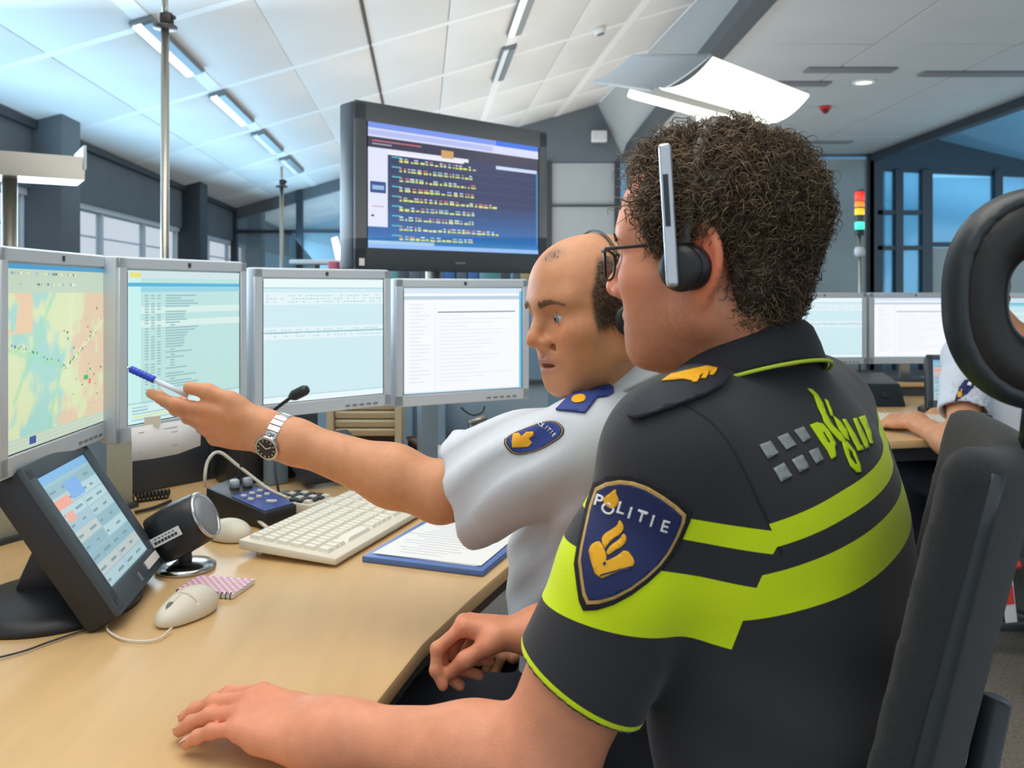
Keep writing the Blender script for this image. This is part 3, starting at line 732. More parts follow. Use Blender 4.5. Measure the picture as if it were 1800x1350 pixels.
def monitor(lab, pL, pR, zb, zt, ui, stand_z=0.74, grp=None, base=True, tint=None):
    pL = V(pL[0], pL[1], 0); pR = V(pR[0], pR[1], 0); W = np.linalg.norm(pR - pL); ex = (pR - pL) / W; H = zt - zb
    c = (pL + pR) / 2 + V(0, 0, stand_z)
    o = thing('monitor', lab, 'monitor', c, grp, rot=(0, 0, math.atan2(ex[1], ex[0])), world=False)
    zo = zb - stand_z; b = 0.026
    m = MB(); m.box((0, 0.022, zo + H / 2), (W, 0.044, H)); part('housing', m, M_silver, o, bevel=0.008)
    f = MB()
    for (cx_, cz_, sx_, sz_) in ((0, zo + H - b / 2, W - .006, b - .006), (0, zo + 0.017, W - .006, .03), (-W / 2 + b / 2, zo + H / 2, b - .006, H - .006), (W / 2 - b / 2, zo + H / 2, b - .006, H - .006)):
        f.box((cx_, -0.002, cz_), (sx_, 0.008, sz_))
    part('bezel', f, M_silver, o, bevel=0.0015, seg=1)
    m = MB(); m.box((0, -0.0005, zo + H / 2), (W - 2 * b + .004, 0.004, H - b - .034)); part('screen_rim', m, M_frame, o)
    s = MB(); ui(s, -W / 2 + b, zo + 0.034, W / 2 - b, zo + H - b)
    s.v = [(x, y - 0.0030, z) for x, y, z in s.v]
    flatpart('screen', s, M_screen, o)
    m = MB(); m.box((0, -0.0065, zo + H - b / 2), (0.007, 0.002, 0.009)); part('badge', m, M_char, o)
    m = MB()
    for k in range(5): m.box((W / 2 - .05 - .02 * k, -0.0065, zo + 0.012), (0.012, 0.002, 0.004))
    part('button_row', m, M_slot, o)
    m = MB(); m.box((0, 0.07, zo + H * .45), (0.10, 0.06, 0.12)); part('back_hub', m, M_silver, o, bevel=0.01)
    if base:
        m = MB(); m.box((0, 0.105, (zo + H * .5) / 2 + .006), (0.05, 0.022, zo + H * .5)); part('stand_column', m, M_steel, o, bevel=0.004)
        m = MB(); m.lathe([(0.11, 0.0), (0.11, 0.008), (0.09, 0.013), (0.001, 0.014)], (0, 0.105, 0.0)); part('stand_foot', m, M_char, o, smooth=True)
    else:
        m = MB(); m.box((0, .17, zo + H * .5), (.05, .16, .05)); part('bracket_arm', m, M_char, o, bevel=.006)
        m = MB(); m.box((0, .26, (zo + H * .62) / 2), (.055, .04, zo + H * .62)); part('stand_column', m, M_bluegrey, o, bevel=.006)
    return o
def lerp_px(u0, Y0, u1, Y1): return (P(u0, 0, Y0)[:2], P(u1, 0, Y1)[:2])
monitor('grey monitor with a green and salmon map on its screen', *[(-0.735, 1.215), (-0.757, 1.60)], 0.975, 1.315, ui_map, base=False)
monitor('grey monitor with a pale green list and a paper note hanging under it', *lerp_px(203, 1.56, 432, 1.90), 0.965, 1.313, lambda m, *a: ui_list(m, *a, srgb(186, 224, 220)), base=False)
monitor('grey monitor with a pale blue table screen between list and white page screens', *lerp_px(443, 1.93, 687, 2.18), 0.955, 1.302, ui_table, base=False)
monitor('grey monitor with a bright white document page, beside the older officer\'s face', *lerp_px(693, 2.22, 930, 2.41), 0.943, 1.281, ui_doc, base=False)

# far desk with more monitors
desk2 = thing('desk', 'beech desk with white shirted person typing at it', 'desk', (1.5, 3.6, 0))
m = MB(); m.prism([(0.98, 2.90), (1.15, 2.86), (1.75, 2.98), (2.6, 3.3), (2.9, 4.5), (0.98, 4.5)], 0.712, 0.74); part('desktop', m, M_wood, desk2, bevel=0.004)
m = MB(); m.prism([(1.0, 2.92), (1.15, 2.88), (1.75, 3.0), (2.58, 3.32), (2.88, 4.48), (1.0, 4.48)], 0.665, 0.7115); part('underside', m, M_black, desk2)
m = MB(); m.box((1.75, 3.9, 0.35), (1.4, 0.03, 0.62)); part('modesty_panel', m, M_char, desk2)
for x, y in ((1.08, 3.1), (2.5, 3.5), (1.08, 4.3), (2.7, 4.3)):
    m = MB(); m.box((x, y, 0.332), (0.06, 0.06, 0.664)); part('leg', m, M_char, desk2)
m = MB(); m.box((1.9, 4.25, 0.795), (1.8, 0.3, 0.02)); part('ledge', m, M_wood, desk2, bevel=0.003)
m = MB(); m.box((1.9, 4.25, 0.762), (1.78, 0.26, 0.044)); part('ledge_riser', m, M_char, desk2)
ZB2, ZT2 = 0.893, 1.238
for u0, u1, Y0, Y1, ui, lb in ((1372, 1524, 4.08, 4.12, lambda m, *a: ui_table(m, *a), 'far desk monitor with a pale blue table screen beside the younger officer\'s collar'),
                         (1527, 1690, 4.12, 4.14, ui_doc, 'far desk monitor with a white page, between collar and black headrest'),
                         (1694, 1850, 4.10, 3.95, lambda m, *a: ui_list(m, *a, srgb(196, 226, 236), 0.7, 4), 'far desk monitor mostly hidden by the black headrest')):
    a, b = lerp_px(u0, Y0, u1, Y1); monitor(lb, a, b, ZB2, ZT2, ui, stand_z=0.805)

def touch_terminal(lab, BL, BR, up, T=0.05, base_pts=None, seed=0, z=0.74):
    BL, BR, up = V(*BL), V(*BR), V(*up); W = np.linalg.norm(BR - BL); H = np.linalg.norm(up); ex = (BR - BL) / W; ey = up / H; ez = np.cross(ex, ey)
    ez = nrm(ez); c = (BL + BR) / 2 - ez * 0.12; c[2] = z
    o = thing('touch_terminal', lab, 'touch screen', c)
    R = np.stack([ex, ey, ez], 1); mid = BL + ex * W / 2 + ey * H / 2
    m = MB(); m.box(mid - ez * T / 2, (W, H, T), R); part('housing', m, M_black, o, bevel=0.010)
    bz = mat('terminal_bezel', srgb(64, 76, 84), 0.45); f = MB(); bx, by0, by1 = W * .115, H * .15, H * .10
    f.box(BL + ex * W / 2 + ey * (H - by1 / 2) + ez * .002, (W * .985, by1 * .97, .01), R); f.box(BL + ex * W / 2 + ey * by0 / 2 + ez * .002, (W * .985, by0 * .97, .01), R)
    f.box(BL + ex * bx / 2 + ey * H / 2 + ez * .002, (bx * .97, H * .985, .01), R); f.box(BL + ex * (W - bx / 2) + ey * H / 2 + ez * .002, (bx * .97, H * .985, .01), R)
    part('bezel', f, bz, o, bevel=0.003)
    s = MB(); r = random.Random(seed + 2); w = W - 2 * bx; h = H - by0 - by1
    def q(x0, y0, x1, y1, col, k):
        o_ = BL + ex * bx + ey * by0 + ez * (.003 + .0002 * k); s.quad(*[o_ + ex * x * w + ey * y * h for x, y in ((x0, y0), (x1, y0), (x1, y1), (x0, y1))], col)
    q(0, 0, 1, 1, srgb(150, 186, 200), 0); q(0, .93, 1, 1, srgb(120, 176, 220), 1)
    cols = [(170, 200, 206), (156, 190, 204), (186, 198, 196), (140, 178, 190), (176, 208, 214)]
    for i in range(9):
        for j in range(2): q(.01 + j * .5, .01 + i * .1, .49 + j * .5, .1 + i * .1, srgb(*r.choice(cols)), 1)
        for j in range(4): q(.04 + j * .24, .04 + i * .1, .04 + j * .24 + r.uniform(.05, .16), .06 + i * .1, srgb(120, 150, 160), 2)
    q(.02, .70, .30, .78, srgb(232, 160, 140), 3); q(.05, .58, .22, .66, srgb(226, 168, 150), 3); q(.34, .72, .62, .88, srgb(120, 170, 226), 3)
    flatpart('screen', s, M_screen, o)
    m = MB(); m.box(BL + ex * W * .5 + ey * by0 * .45 + ez * .0075, (W * .03, by0 * .4, .002), R); part('logo_strip', m, M_slot, o)
    m = MB(); m.box(BL + ex * W * .80 + ey * by0 * .55 + ez * .0078, (W * .26, by0 * .36, .002), R); part('label_sticker', m, M_white, o)
    hub = mid - ez * (T + .01)
    m = MB(); m.box(hub, (W * .45, H * .4, .03), R); part('back_box', m, M_black, o, bevel=0.008)
    ft = V(c[0], c[1], z); ft = V(hub[0] - ez[0] * .05, hub[1] - ez[1] * .05, z)
    m = MB(); m.bar(hub - ez * .01, ft + V(0, 0, .02), .06, .035, up=ex * 1.0); part('stand_arm', m, M_black, o, bevel=0.008)
    m = MB(); m.lathe([(0.135, 0.0), (0.135, 0.010), (0.11, 0.022), (0.05, 0.032), (0.001, 0.034)], ft + V(ez[0] * .03, ez[1] * .03, 0.0005), n=40); part('stand_foot', m, M_black, o, smooth=True)
    return o
touch_terminal('tilted black touch screen terminal with a white sticker, on the beech desk', (-0.587, 1.269, 0.762), (-0.624, 1.525, 0.762), (-0.14, -0.02, 0.224))
touch_terminal('small black touch terminal in front of the white shirted typist', (1.70, 3.50, 0.765), (1.93, 3.44, 0.765), (0.03, 0.07, 0.215), seed=5)

# ------------------------------------------------------------------ keyboards, mice and small things on the desk
def keyboard(lab, c0, c1, c2, z=0.7405):     # near-left corner, near-right corner, far-left corner of the slab
    c0, c1, c2 = [V(c[0], c[1], 0) for c in (c0, c1, c2)]; ex = c1 - c0; W = np.linalg.norm(ex); ex /= W
    ey = c2 - c0; ey -= ex * (ey @ ex); Dp = np.linalg.norm(ey); ey /= Dp
    o = thing('keyboard', lab, 'keyboard', V(*((c0 + c1) / 2)[:2], z), rot=(0, 0, math.atan2(ex[1], ex[0])), world=False)
    m = MB(); m.add([(-W / 2, 0, .004), (W / 2, 0, .004), (W / 2, Dp, .014), (-W / 2, Dp, .014), (-W / 2, 0, .018), (W / 2, 0, .018), (W / 2, Dp, .034), (-W / 2, Dp, .034)],
                    [(0, 3, 2, 1), (4, 5, 6, 7), (0, 1, 5, 4), (1, 2, 6, 5), (2, 3, 7, 6), (3, 0, 4, 7)]); part('case', m, M_beige, o, bevel=0.005)
    for sx in (-1, 1):
        m = MB(); m.box((sx * (W / 2 - .04), Dp - .03, .0075), (.03, .012, .015)); part('foot', m, M_beige, o)
        m = MB(); m.box((sx * (W / 2 - .04), .02, .002), (.03, .012, .006)); part('foot', m, M_char, o)
    km = MB(); km.add([(-.5, -.5, 0), (.5, -.5, 0), (.5, .5, 0), (-.5, .5, 0), (-.38, -.36, 1), (.38, -.36, 1), (.38, .42, 1), (-.38, .42, 1)], [(4, 5, 6, 7), (0, 1, 5, 4), (1, 2, 6, 5), (2, 3, 7, 6), (3, 0, 4, 7)])
    me = bpy.data.meshes.new('key'); me.from_pydata(km.v, [], km.f); me.materials.append(mat('key_white', srgb(234, 230, 216), 0.5))
    nr = 6; kp = (Dp - .034) / nr; px = (W - .03) / 22.5
    for r_ in range(nr):
        x = -W / 2 + .015; sizes = [1.0] * 15 + [.5] + [1.0] * 3 + [.5] + [1.0] * 3
        if r_ == 0: sizes = [1.4, 1.2, 1.2, 6.2, 1.2, 1.2, 1.3, 1.3, .5, 1, 1, 1, .5, 2, 1.0]
        for k, sz in enumerate(sizes):
            if sz != .5:
                y = .022 + kp * (r_ + .5); k_ = bpy.data.objects.new('key', me); COL.objects.link(k_); k_.parent = o
                k_.location = (x + px * sz / 2, y, .018 + .016 * (y / Dp) - .001); k_.scale = (px * sz * .92, kp * .86, .008); k_.rotation_euler = (math.atan2(.016, Dp), 0, 0)
            x += px * sz
    return o
keyboard('beige full size keyboard on the beech desk beside the clipboard', D(590, 1000), D(590, 1000) + V(.135, .40, 0), D(455, 962))
keyboard('pale keyboard under the hands of the white shirted typist', (1.34, 3.12), (1.72, 3.02), (1.40, 3.30))

def mouse(lab, c, ang, grp=None):
    o = thing('computer_mouse', lab, 'mouse', V(c[0], c[1], 0.7405), grp, rot=(0, 0, ang), world=False)
    n = U([ell((0, 0, .010), (.058, .031, .026)), ell((-.018, 0, .014), (.036, .029, .024))], .02); n = I(n, plane((0, 0, .0005), (0, 0, -1)), .004)
    n = S(n, rbox((.032, 0, .036), (.024, .0008, .012), .0004)); n = S(n, rbox((.006, 0, .036), (.001, .04, .012), .0004), .001)
    sdf_mesh('shell', n, (-.07, -.04, -.004), (.07, .04, .05), .0018, M_beige, o)
    m = MB(); m.lathe([(.006, -.003), (.008, -.002), (.008, .002), (.006, .003)], (.034, 0, .026), np.array(Matrix.Rotation(math.pi / 2, 3, 'X')), 16); part('scroll_wheel', m, M_slot, o, smooth=True)
    return o
c_near = D(327, 1084); mouse('beige wheel mouse beside the pink notebook', c_near, math.radians(250))
c_far = D(398, 946); mouse('white mouse behind the black round faced desk speaker', c_far, math.radians(150))
def cable(name, lab, pts, r, mt, cat='cable', n=8):
    # smooth curve through the points
    P_ = np.array(pts, float); out = []
    Q = np.vstack([2 * P_[0] - P_[1], P_, 2 * P_[-1] - P_[-2]])
    for i in range(1, len(Q) - 2):
        for t in np.linspace(0, 1, 8, endpoint=False):
            out.append(0.5 * (2 * Q[i] + (Q[i + 1] - Q[i - 1]) * t + (2 * Q[i - 1] - 5 * Q[i] + 4 * Q[i + 1] - Q[i + 2]) * t ** 2 + (3 * Q[i] - Q[i - 1] - 3 * Q[i + 1] + Q[i + 2]) * t ** 3))
    out.append(P_[-1])
    m = MB(); m.tube(out, r, n)
    at = (P_[:, 0].mean(), P_[:, 1].mean(), P_[:, 2].min())
    return tag(part(name, m, mt, at=at, smooth=True), lab, cat)
zc = V(0, 0, .004)
cable('mouse_cable', 'thin grey cable curling from the near mouse under the terminal', [D(302, 1113) + zc * 2, D(275, 1129) + zc, D(225, 1130) + zc, D(192, 1115) + zc, D(185, 1095) + zc], .0016, M_beige)
cable('terminal_cable', 'thin dark cable on the desk in front of the touch terminal', [D(150, 1112) + zc, D(90, 1132) + zc, D(40, 1150) + zc, D(-20, 1165) + zc], .0016, M_char)
cable('keyboard_cable', 'thick white cable looping up from the keyboard and back', [D(470, 938) + V(0, 0, .012), D(420, 905) + V(0, 0, .02), D(366, 872) + V(0, 0, .02), P(360, 850, 1.95), P(365, 812, 1.96), P(385, 795, 1.98), P(420, 820, 1.98), P(470, 858, 1.96), P(505, 875, 1.94)], .0038, M_beige)
cable('mouse_cable', 'white cable dropping beside the far mouse and the speaker', [D(362, 925) + V(0, 0, .01), P(368, 905, 1.85), P(366, 880, 1.9), P(345, 868, 1.92), P(332, 885, 1.85)], .003, M_beige)
co = [D(235, 884) + V(0, 0, .012) + (D(298, 876) - D(235, 884)) * t + V(0, .012 * math.cos(t * 60), .010 * math.sin(t * 60)) for t in np.linspace(0, 1, 150)]
m = MB(); m.tube(co, .0024, 6); tag(part('coiled_cord', m, M_black, at=co[0] * V(1, 1, 0) + V(0, 0, .74), smooth=True), 'black coiled telephone cord lying by the dark console', 'cord')
co = [D(238, 905) + V(0, 0, .006), D(270, 897) + V(0, 0, .006), D(300, 885) + V(0, 0, .006)]
cable('audio_cable', 'black cable lying behind the round faced speaker', co, .004, M_black)
# tangle under the terminal stand
for k in range(3):
    cable('power_cable', 'black power cable looping behind the touch terminal stand', [D(45, 1045) + V(0, 0, .012 * k + .01), D(70, 1020) + V(0, 0, .03 + .01 * k), D(105, 1030) + V(0, 0, .02 + .012 * k), D(120, 1055) + V(0, 0, .012)], .0035, M_black)['group'] = 'black cables behind the touch terminal'

# desk speaker with round silver front on a disc foot
sb = D(327, 1000); sb = V(sb[0], sb[1], 0.74)
spk = thing('desk_speaker', 'black desk speaker with round silver front and white name sticker', 'speaker', sb)
ax_ = nrm(V(.88, -.02, .45)); side = nrm(np.cross(V(0, 0, 1), ax_)); upv = np.cross(ax_, side); Rk = np.stack([side, upv, ax_], 1)
cs = sb + V(-.005, 0, .078)
vs, fs, n_, prof = [], [], 32, [(-.048, .038, 1), (-.044, .044, 1), (-.01, .048, .8), (.03, .046, .25), (.042, .045, 0), (.046, .041, 0)]
for z_, r_, sq in prof:
    for k in range(n_):
        a = 2 * math.pi * k / n_; ca, sa = math.cos(a), math.sin(a); e = 2 + 4 * sq; rr = r_ / (abs(ca) ** e + abs(sa) ** e) ** (1 / e)
        vs.append(cs + Rk @ V(rr * ca, rr * sa, z_))
for i in range(len(prof) - 1): fs += [(i * n_ + k, i * n_ + (k + 1) % n_, (i + 1) * n_ + (k + 1) % n_, (i + 1) * n_ + k) for k in range(n_)]
fs += [tuple(range(n_))[::-1], tuple((len(prof) - 1) * n_ + k for k in range(n_))]
m = MB(); m.add(vs, fs); part('cabinet', m, M_black, spk, smooth=True)
m = MB(); m.tube([cs + Rk @ V(.041 * math.cos(a), .041 * math.sin(a), .046) for a in np.linspace(0, 2 * math.pi, 40, endpoint=False)], .004, 8, closed=True); part('front_ring', m, M_chrome, spk, smooth=True)
m = MB(); m.lathe([(.038, .044), (.038, .048), (.02, .052), (.001, .053)], cs, Rk, 32); part('grille', m, mat('speaker_grille', srgb(150, 154, 158), 0.4, metal=0.5, bump=0.5, bscale=700), spk, smooth=True)
fz = -side if (-side)[1] < 0 else side
lf = cs + fz * .0505 - ax_ * .012; Rl = np.stack([ax_, np.cross(fz, ax_), fz], 1)
m = MB(); m.box(lf, (.058, .017, .002), Rl); st = part('name_sticker', m, M_white, spk)
m = MB()
for k in range(7): m.box(lf + Rl @ V(-.02 + .0066 * k, -.0022, .0012), (.0052, .005, .0006), Rl)
for k in range(6): m.box(lf + Rl @ V(-.018 + .007 * k, .0045, .0012), (.004, .002, .0006), Rl)
part('print', m, M_frame, st)
m = MB(); m.tube([sb + V(0, 0, .008), sb + V(-.004, 0, .05)], .012, 12); part('neck', m, M_char, spk, smooth=True)
m = MB(); m.lathe([(.052, .0005), (.053, .006), (.046, .011), (.02, .015), (.001, .016)], sb, n=40); part('foot', m, M_chrome, spk, smooth=True)

# spiral notebook
nb = [D(312, 1040), D(345, 1020), D(449, 1027), D(412, 1060)]; cn = sum(nb) / 4
nbk = thing('notebook', 'small spiral notebook with pink and white chequered cover', 'notebook', cn)
ex = nrm(nb[2] - nb[1]); ey = nrm(np.cross(V(0, 0, 1), ex)); w_, h_ = .105, .075; Rn = np.stack([ex, ey, V(0, 0, 1)], 1)
m = MB(); m.box(cn + V(0, 0, .0045), (w_, h_, .007), Rn); part('pages', m, M_white, nbk)
ck = MB(); nx_, ny_ = 16, 11
for i in range(nx_):
    for j in range(ny_):
        if (i + j) % 2 == 0: ck.box(cn + Rn @ V(-w_ / 2 + w_ * (i + .5) / nx_, -h_ / 2 + h_ * (j + .5) / ny_, .0089), (w_ / nx_, h_ / ny_, .0006), Rn)
cv = MB(); cv.box(cn + V(0, 0, .0083), (w_, h_, .0008), Rn); cvo = part('cover', cv, mat('cover_white', srgb(236, 226, 232), 0.5), nbk); part('chequer_print', ck, mat('cover_pink', srgb(214, 150, 172), 0.5), cvo)
for k in range(13):
    p0 = cn + Rn @ V(-w_ / 2 + w_ * (k + .5) / 13, -h_ / 2, .0045); m = MB(); m.tube([p0 + V(0, 0, 0) + Rn @ V(0, .004 * math.cos(a), .006 * math.sin(a)) for a in np.linspace(0, 2 * math.pi, 12, endpoint=False)], .0008, 5, closed=True); part('spiral_ring', m, M_char, nbk, smooth=True)

# intercom with gooseneck microphone
ib = [D(362, 905), D(465, 932), D(522, 915), D(420, 880)]
ic = thing('intercom', 'black intercom box with blue button plate and bent gooseneck microphone', 'intercom', sum(ib) / 4)
m = MB(); bot = [p + V(0, 0, .001) for p in ib]; top = [ib[0] + V(0, 0, .062), ib[1] + V(0, 0, .036), ib[2] + V(0, 0, .036), ib[3] + V(0, 0, .062)]
m.add(bot + top, [(3, 2, 1, 0), (4, 5, 6, 7), (0, 1, 5, 4), (1, 2, 6, 5), (2, 3, 7, 6), (3, 0, 4, 7)]); part('case', m, M_black, ic, bevel=0.004)
def on(a, b, h=.0): return top[0] * (1 - a) * (1 - b) + top[1] * a * (1 - b) + top[2] * a * b + top[3] * (1 - a) * b + V(0, 0, h)
m = MB(); m.add([on(.42, .06, .0005), on(.97, .06, .0005), on(.97, .94, .0005), on(.42, .94, .0005), on(.42, .06, .002), on(.97, .06, .002), on(.97, .94, .002), on(.42, .94, .002)], [(3, 2, 1, 0), (4, 5, 6, 7), (0, 1, 5, 4), (1, 2, 6, 5), (2, 3, 7, 6), (3, 0, 4, 7)]); part('button_plate', m, mat('plate_blue', srgb(58, 78, 150), 0.45), ic)
for a, b in ((.52, .25), (.52, .5), (.52, .75), (.64, .25), (.64, .5), (.64, .75), (.82, .55)):
    m = MB(); m.box(on(a, b, .004), (.012 if a < .8 else .022, .009, .005)); part('button', m, M_beige, ic, bevel=0.001)
for a, b in ((.24, .45), (.3, .75)):
    m = MB(); m.lathe([(.012, 0), (.011, .016), (.009, .018), (.001, .018)], on(a, b, .001), n=20); part('knob', m, M_silver, ic, smooth=True)
gp = [on(.15, .8, 0), P(418, 850, 1.98), P(428, 800, 1.98), P(445, 758, 1.97), P(482, 720, 1.95), P(515, 696, 1.93)]
out = []
for i in range(len(gp) - 1):
    for t in np.linspace(0, 1, 8, endpoint=False): out.append(gp[i] * (1 - t) + gp[i + 1] * t)
out.append(gp[-1]); out = np.array(out)
for _ in range(6): out[1:-1] = (out[:-2] + out[2:]) / 2 * .5 + out[1:-1] * .5
m = MB(); m.tube(out, .0042, 10); part('gooseneck', m, M_black, ic, smooth=True)
m = MB(); d_ = P(540, 684, 1.915) - gp[-1]; m.tube([gp[-1] + d_ * t for t in (-.25, -.05, .1, .8, 1, 1.05)], [.005, .010, .0125, .0125, .009, .002], 16); part('microphone_head', m, M_black, ic, smooth=True)

# loose numeric keypad
kp_ = thing('numeric_keypad', 'white numeric keypad with dark keys behind the intercom', 'keypad', D(548, 888))
a0, a1, a2 = D(545, 908), D(596, 890), D(495, 880)
ex = nrm(a1 - a0); ey = a2 - a0; ey -= ex * (ey @ ex); Dp = .155; ey = nrm(ey); Rk2 = np.stack([ex, ey, V(0, 0, 1)], 1)
m = MB(); m.box(a0 + ex * .045 + ey * Dp / 2 + V(0, 0, .013), (.09, Dp, .024), Rk2); part('case', m, M_beige, kp_, bevel=0.004)
for i in range(4):
    for j in range(5):
        m = MB(); m.box(a0 + ex * (.014 + .0205 * i) + ey * (.018 + .021 * j) + V(0, 0, .028), (.016, .016, .008), Rk2); part('key', m, M_char if (i + j) % 3 else M_beige, kp_, bevel=0.0015, seg=1)
m = MB(); m.box(a0 + ex * .045 + ey * .138 + V(0, 0, .0265), (.07, .018, .003), Rk2); part('display', m, M_slot, kp_)

# clipboard
cb = [D(628, 988), D(850, 1016), D(893, 975), D(715, 922)]
ccb = sum(cb) / 4; cbt = thing('clipboard', 'blue clipboard folder with white papers lying at the desk edge', 'clipboard', ccb)
ex = nrm(cb[1] - cb[0]); ey = nrm(np.cross(V(0, 0, 1), ex)); Rcb = np.stack([ex, ey, V(0, 0, 1)], 1)
ccb = cb[1] - ex * .125 + ey * .17
m = MB(); m.box(ccb + V(0, 0, .006), (.245, .335, .011), Rcb); part('folder', m, mat('folder_blue', srgb(84, 116, 178), 0.4), cbt, bevel=0.002)
for k in range(3):
    m = MB(); R2 = Rcb @ np.array(Matrix.Rotation(.015 * (k - 1), 3, 'Z')); m.box(ccb + V(0, 0, .0122 + .0007 * k) + ex * .003 * (k - 1), (.212, .298, .0006), R2); sh = part('sheet', m, M_white, cbt)
m = MB(); r = random.Random(4)
for k in range(16): m.box(ccb + Rcb @ V(-.02 + r.uniform(-.02, .02), .10 - .015 * k, .0141), (r.uniform(.08, .16), .0016, .0002), Rcb)
part('writing', m, mat('ink_faint', srgb(186, 188, 206), 0.8), sh)
m = MB(); m.box(ccb + Rcb @ V(0, .15, .018), (.03, .016, .01), Rcb); part('clip', m, M_black, cbt, bevel=0.003)

# paper note hanging from the second monitor
nt = thing('paper_note', 'white printed paper note hanging below the list monitor', 'note', P(290, 790, 1.60))
m = MB(); g = [(230, 752, 1.565), (268, 746, 1.61), (310, 740, 1.67), (351, 734, 1.73)]; h = [(231, 811, 1.56), (270, 806, 1.605), (312, 798, 1.665), (352, 783, 1.725)]
gv = [P(*a) for a in g]; hv = [P(*a) for a in h]; mid_ = [(a + b) / 2 + V(.002, -.002, 0) for a, b in zip(gv, hv)]
vs = gv + mid_ + hv; fs = [(i, i + 1, i + 5, i + 4) for i in (0, 1, 2)] + [(i, i + 1, i + 5, i + 4) for i in (4, 5, 6)]
m.add(vs, fs); so = part('sheet', m, M_white, nt, smooth=True); so.modifiers.new('thick', 'SOLIDIFY').thickness = .0006
m = MB()
for k in range(5):
    t = .2 + .15 * k; a = gv[0] * (1 - t) + hv[0] * t; b = gv[3] * (1 - t) + hv[3] * t; o_ = V(.002, -.0035, 0)
    m.add([a * .9 + b * .1 + o_, a * (.35) + b * .65 + o_, a * .35 + b * .65 + o_ + V(0, 0, .0018), a * .9 + b * .1 + o_ + V(0, 0, .0018)], [(0, 1, 2, 3)])
part('print', m, mat('print_grey', srgb(176, 178, 190), 0.8), so)
m = MB(); p_ = (gv[0] + gv[3]) / 2; m.bar(gv[1] + V(0, 0, .015), gv[1] - V(0, 0, .005), .03, .0006, up=(.7, -.7, 0)); part('tape', m, M_beige, nt)

# black telephone set and box behind the intercom
ph = thing('telephone', 'black desk telephone with handset behind the gooseneck microphone', 'telephone', D(530, 840))
c = D(562, 842) + V(.02, .0, .022); Rp = np.array(Matrix.Rotation(math.radians(35), 3, 'Z')); Rt = Rp @ np.array(Matrix.Rotation(math.radians(18), 3, 'X'))
m = MB(); m.box(c + V(0, 0, .04), (.2, .2, .05), Rt); part('body', m, mat('phone_navy', srgb(48, 56, 74), 0.45), ph, bevel=0.008)
m = MB(); m.tube([c + Rp @ V(-.075, y, .085 + .012 * math.cos(y * 26)) for y in np.linspace(-.1, .1, 14)], [.02, .024, .02, .015, .013, .012, .012, .012, .012, .013, .015, .02, .024, .02], 12); part('handset', m, M_black, ph, smooth=True)
for i in range(3):
    for j in range(4): m = MB(); m.box(c + Rt @ V(.01 + .024 * i, -.06 + .024 * j, .066), (.016, .014, .006), Rt); part('key', m, M_char, ph)
bx_ = thing('junction_box', 'black box with cable entries under the table monitor', 'box', D(448, 862))
c = D(446, 850); m = MB(); m.box(c + V(-.01, .055, .075), (.19, .1, .15), np.array(Matrix.Rotation(math.radians(38), 3, 'Z'))); part('case', m, M_black, bx_, bevel=0.006)
m = MB(); m.tube([P(482, 790, 1.99), P(484, 830, 1.98), P(490, 865, 1.97)], .003, 8); part('lead', m, M_char, bx_, smooth=True)

# papers, pen tray, dark keyboard and grey desk microphone near the partition
pk = thing('form_stack', 'white printed forms with green header lying by the partition', 'papers', D(690, 790))
c0, c1, c2 = D(655, 790), D(760, 812), D(690, 768)
for k in range(3):
    m = MB(); e1 = nrm(c1 - c0); e2 = nrm(np.cross(V(0, 0, 1), e1)); m.box(c0 + e1 * .15 + e2 * .1 + V(.004 * k, 0, .002 + .002 * k), (.3, .21, .0018), np.stack([e1, e2, V(0, 0, 1)], 1)); lf_ = part('sheet', m, M_white, pk)
m = MB(); m.box(c0 + e1 * .06 + e2 * .15 + V(.008, 0, .0072), (.09, .06, .0006), np.stack([e1, e2, V(0, 0, 1)], 1)); part('header_block', m, mat('header_olive', srgb(136, 140, 108), 0.7), lf_)
hp = thing('hole_punch', 'small black and brown hole punch on the white forms', 'hole punch', D(735, 800))
c = D(738, 803) + V(0, 0, .012); Rh = np.array(Matrix.Rotation(math.radians(-50), 3, 'Z'))
m = MB(); m.box(c + V(0, 0, .006), (.12, .035, .012), Rh); part('base', m, M_black, hp, bevel=0.003)
m = MB(); m.box(c + V(0, 0, .03), (.11, .03, .012), Rh @ np.array(Matrix.Rotation(.2, 3, 'Y'))); part('lever', m, mat('punch_brown', srgb(110, 84, 76), 0.4), hp, bevel=0.004)
m = MB(); m.box(c + Rh @ V(-.04, 0, .025), (.012, .028, .04), Rh); part('post', m, M_black, hp)
dk = thing('small_keyboard', 'flat black keypad board on the desk by the partition', 'keypad', D(800, 782))
c = D(795, 780); m = MB(); m.box(c + V(0, 0, .009), (.2, .09, .016), np.array(Matrix.Rotation(.25, 3, 'Z'))); part('case', m, M_black, dk, bevel=0.003)
for i in range(8):
    for j in range(3): m = MB(); m.box(c + np.array(Matrix.Rotation(.25, 3, 'Z')) @ V(-.08 + .022 * i, -.026 + .026 * j, .019), (.016, .018, .005), np.array(Matrix.Rotation(.25, 3, 'Z'))); part('key', m, M_char, dk)
gm = thing('desk_microphone', 'grey rounded desk microphone standing by the white shirt sleeve', 'microphone', D(845, 792))
c = D(845, 792); m = MB(); m.lathe([(.05, 0), (.05, .012), (.04, .018), (.001, .02)], c, n=28); part('foot', m, M_char, gm, smooth=True)
m = MB(); m.tube([c + V(0, 0, .015), c + V(0, 0, .05), c + V(-.005, 0, .075), c + V(-.012, -.004, .10)], [.02, .03, .037, .03], 20); part('head', m, mat('mic_grey', srgb(112, 112, 112), 0.35, metal=0.4), gm, smooth=True)
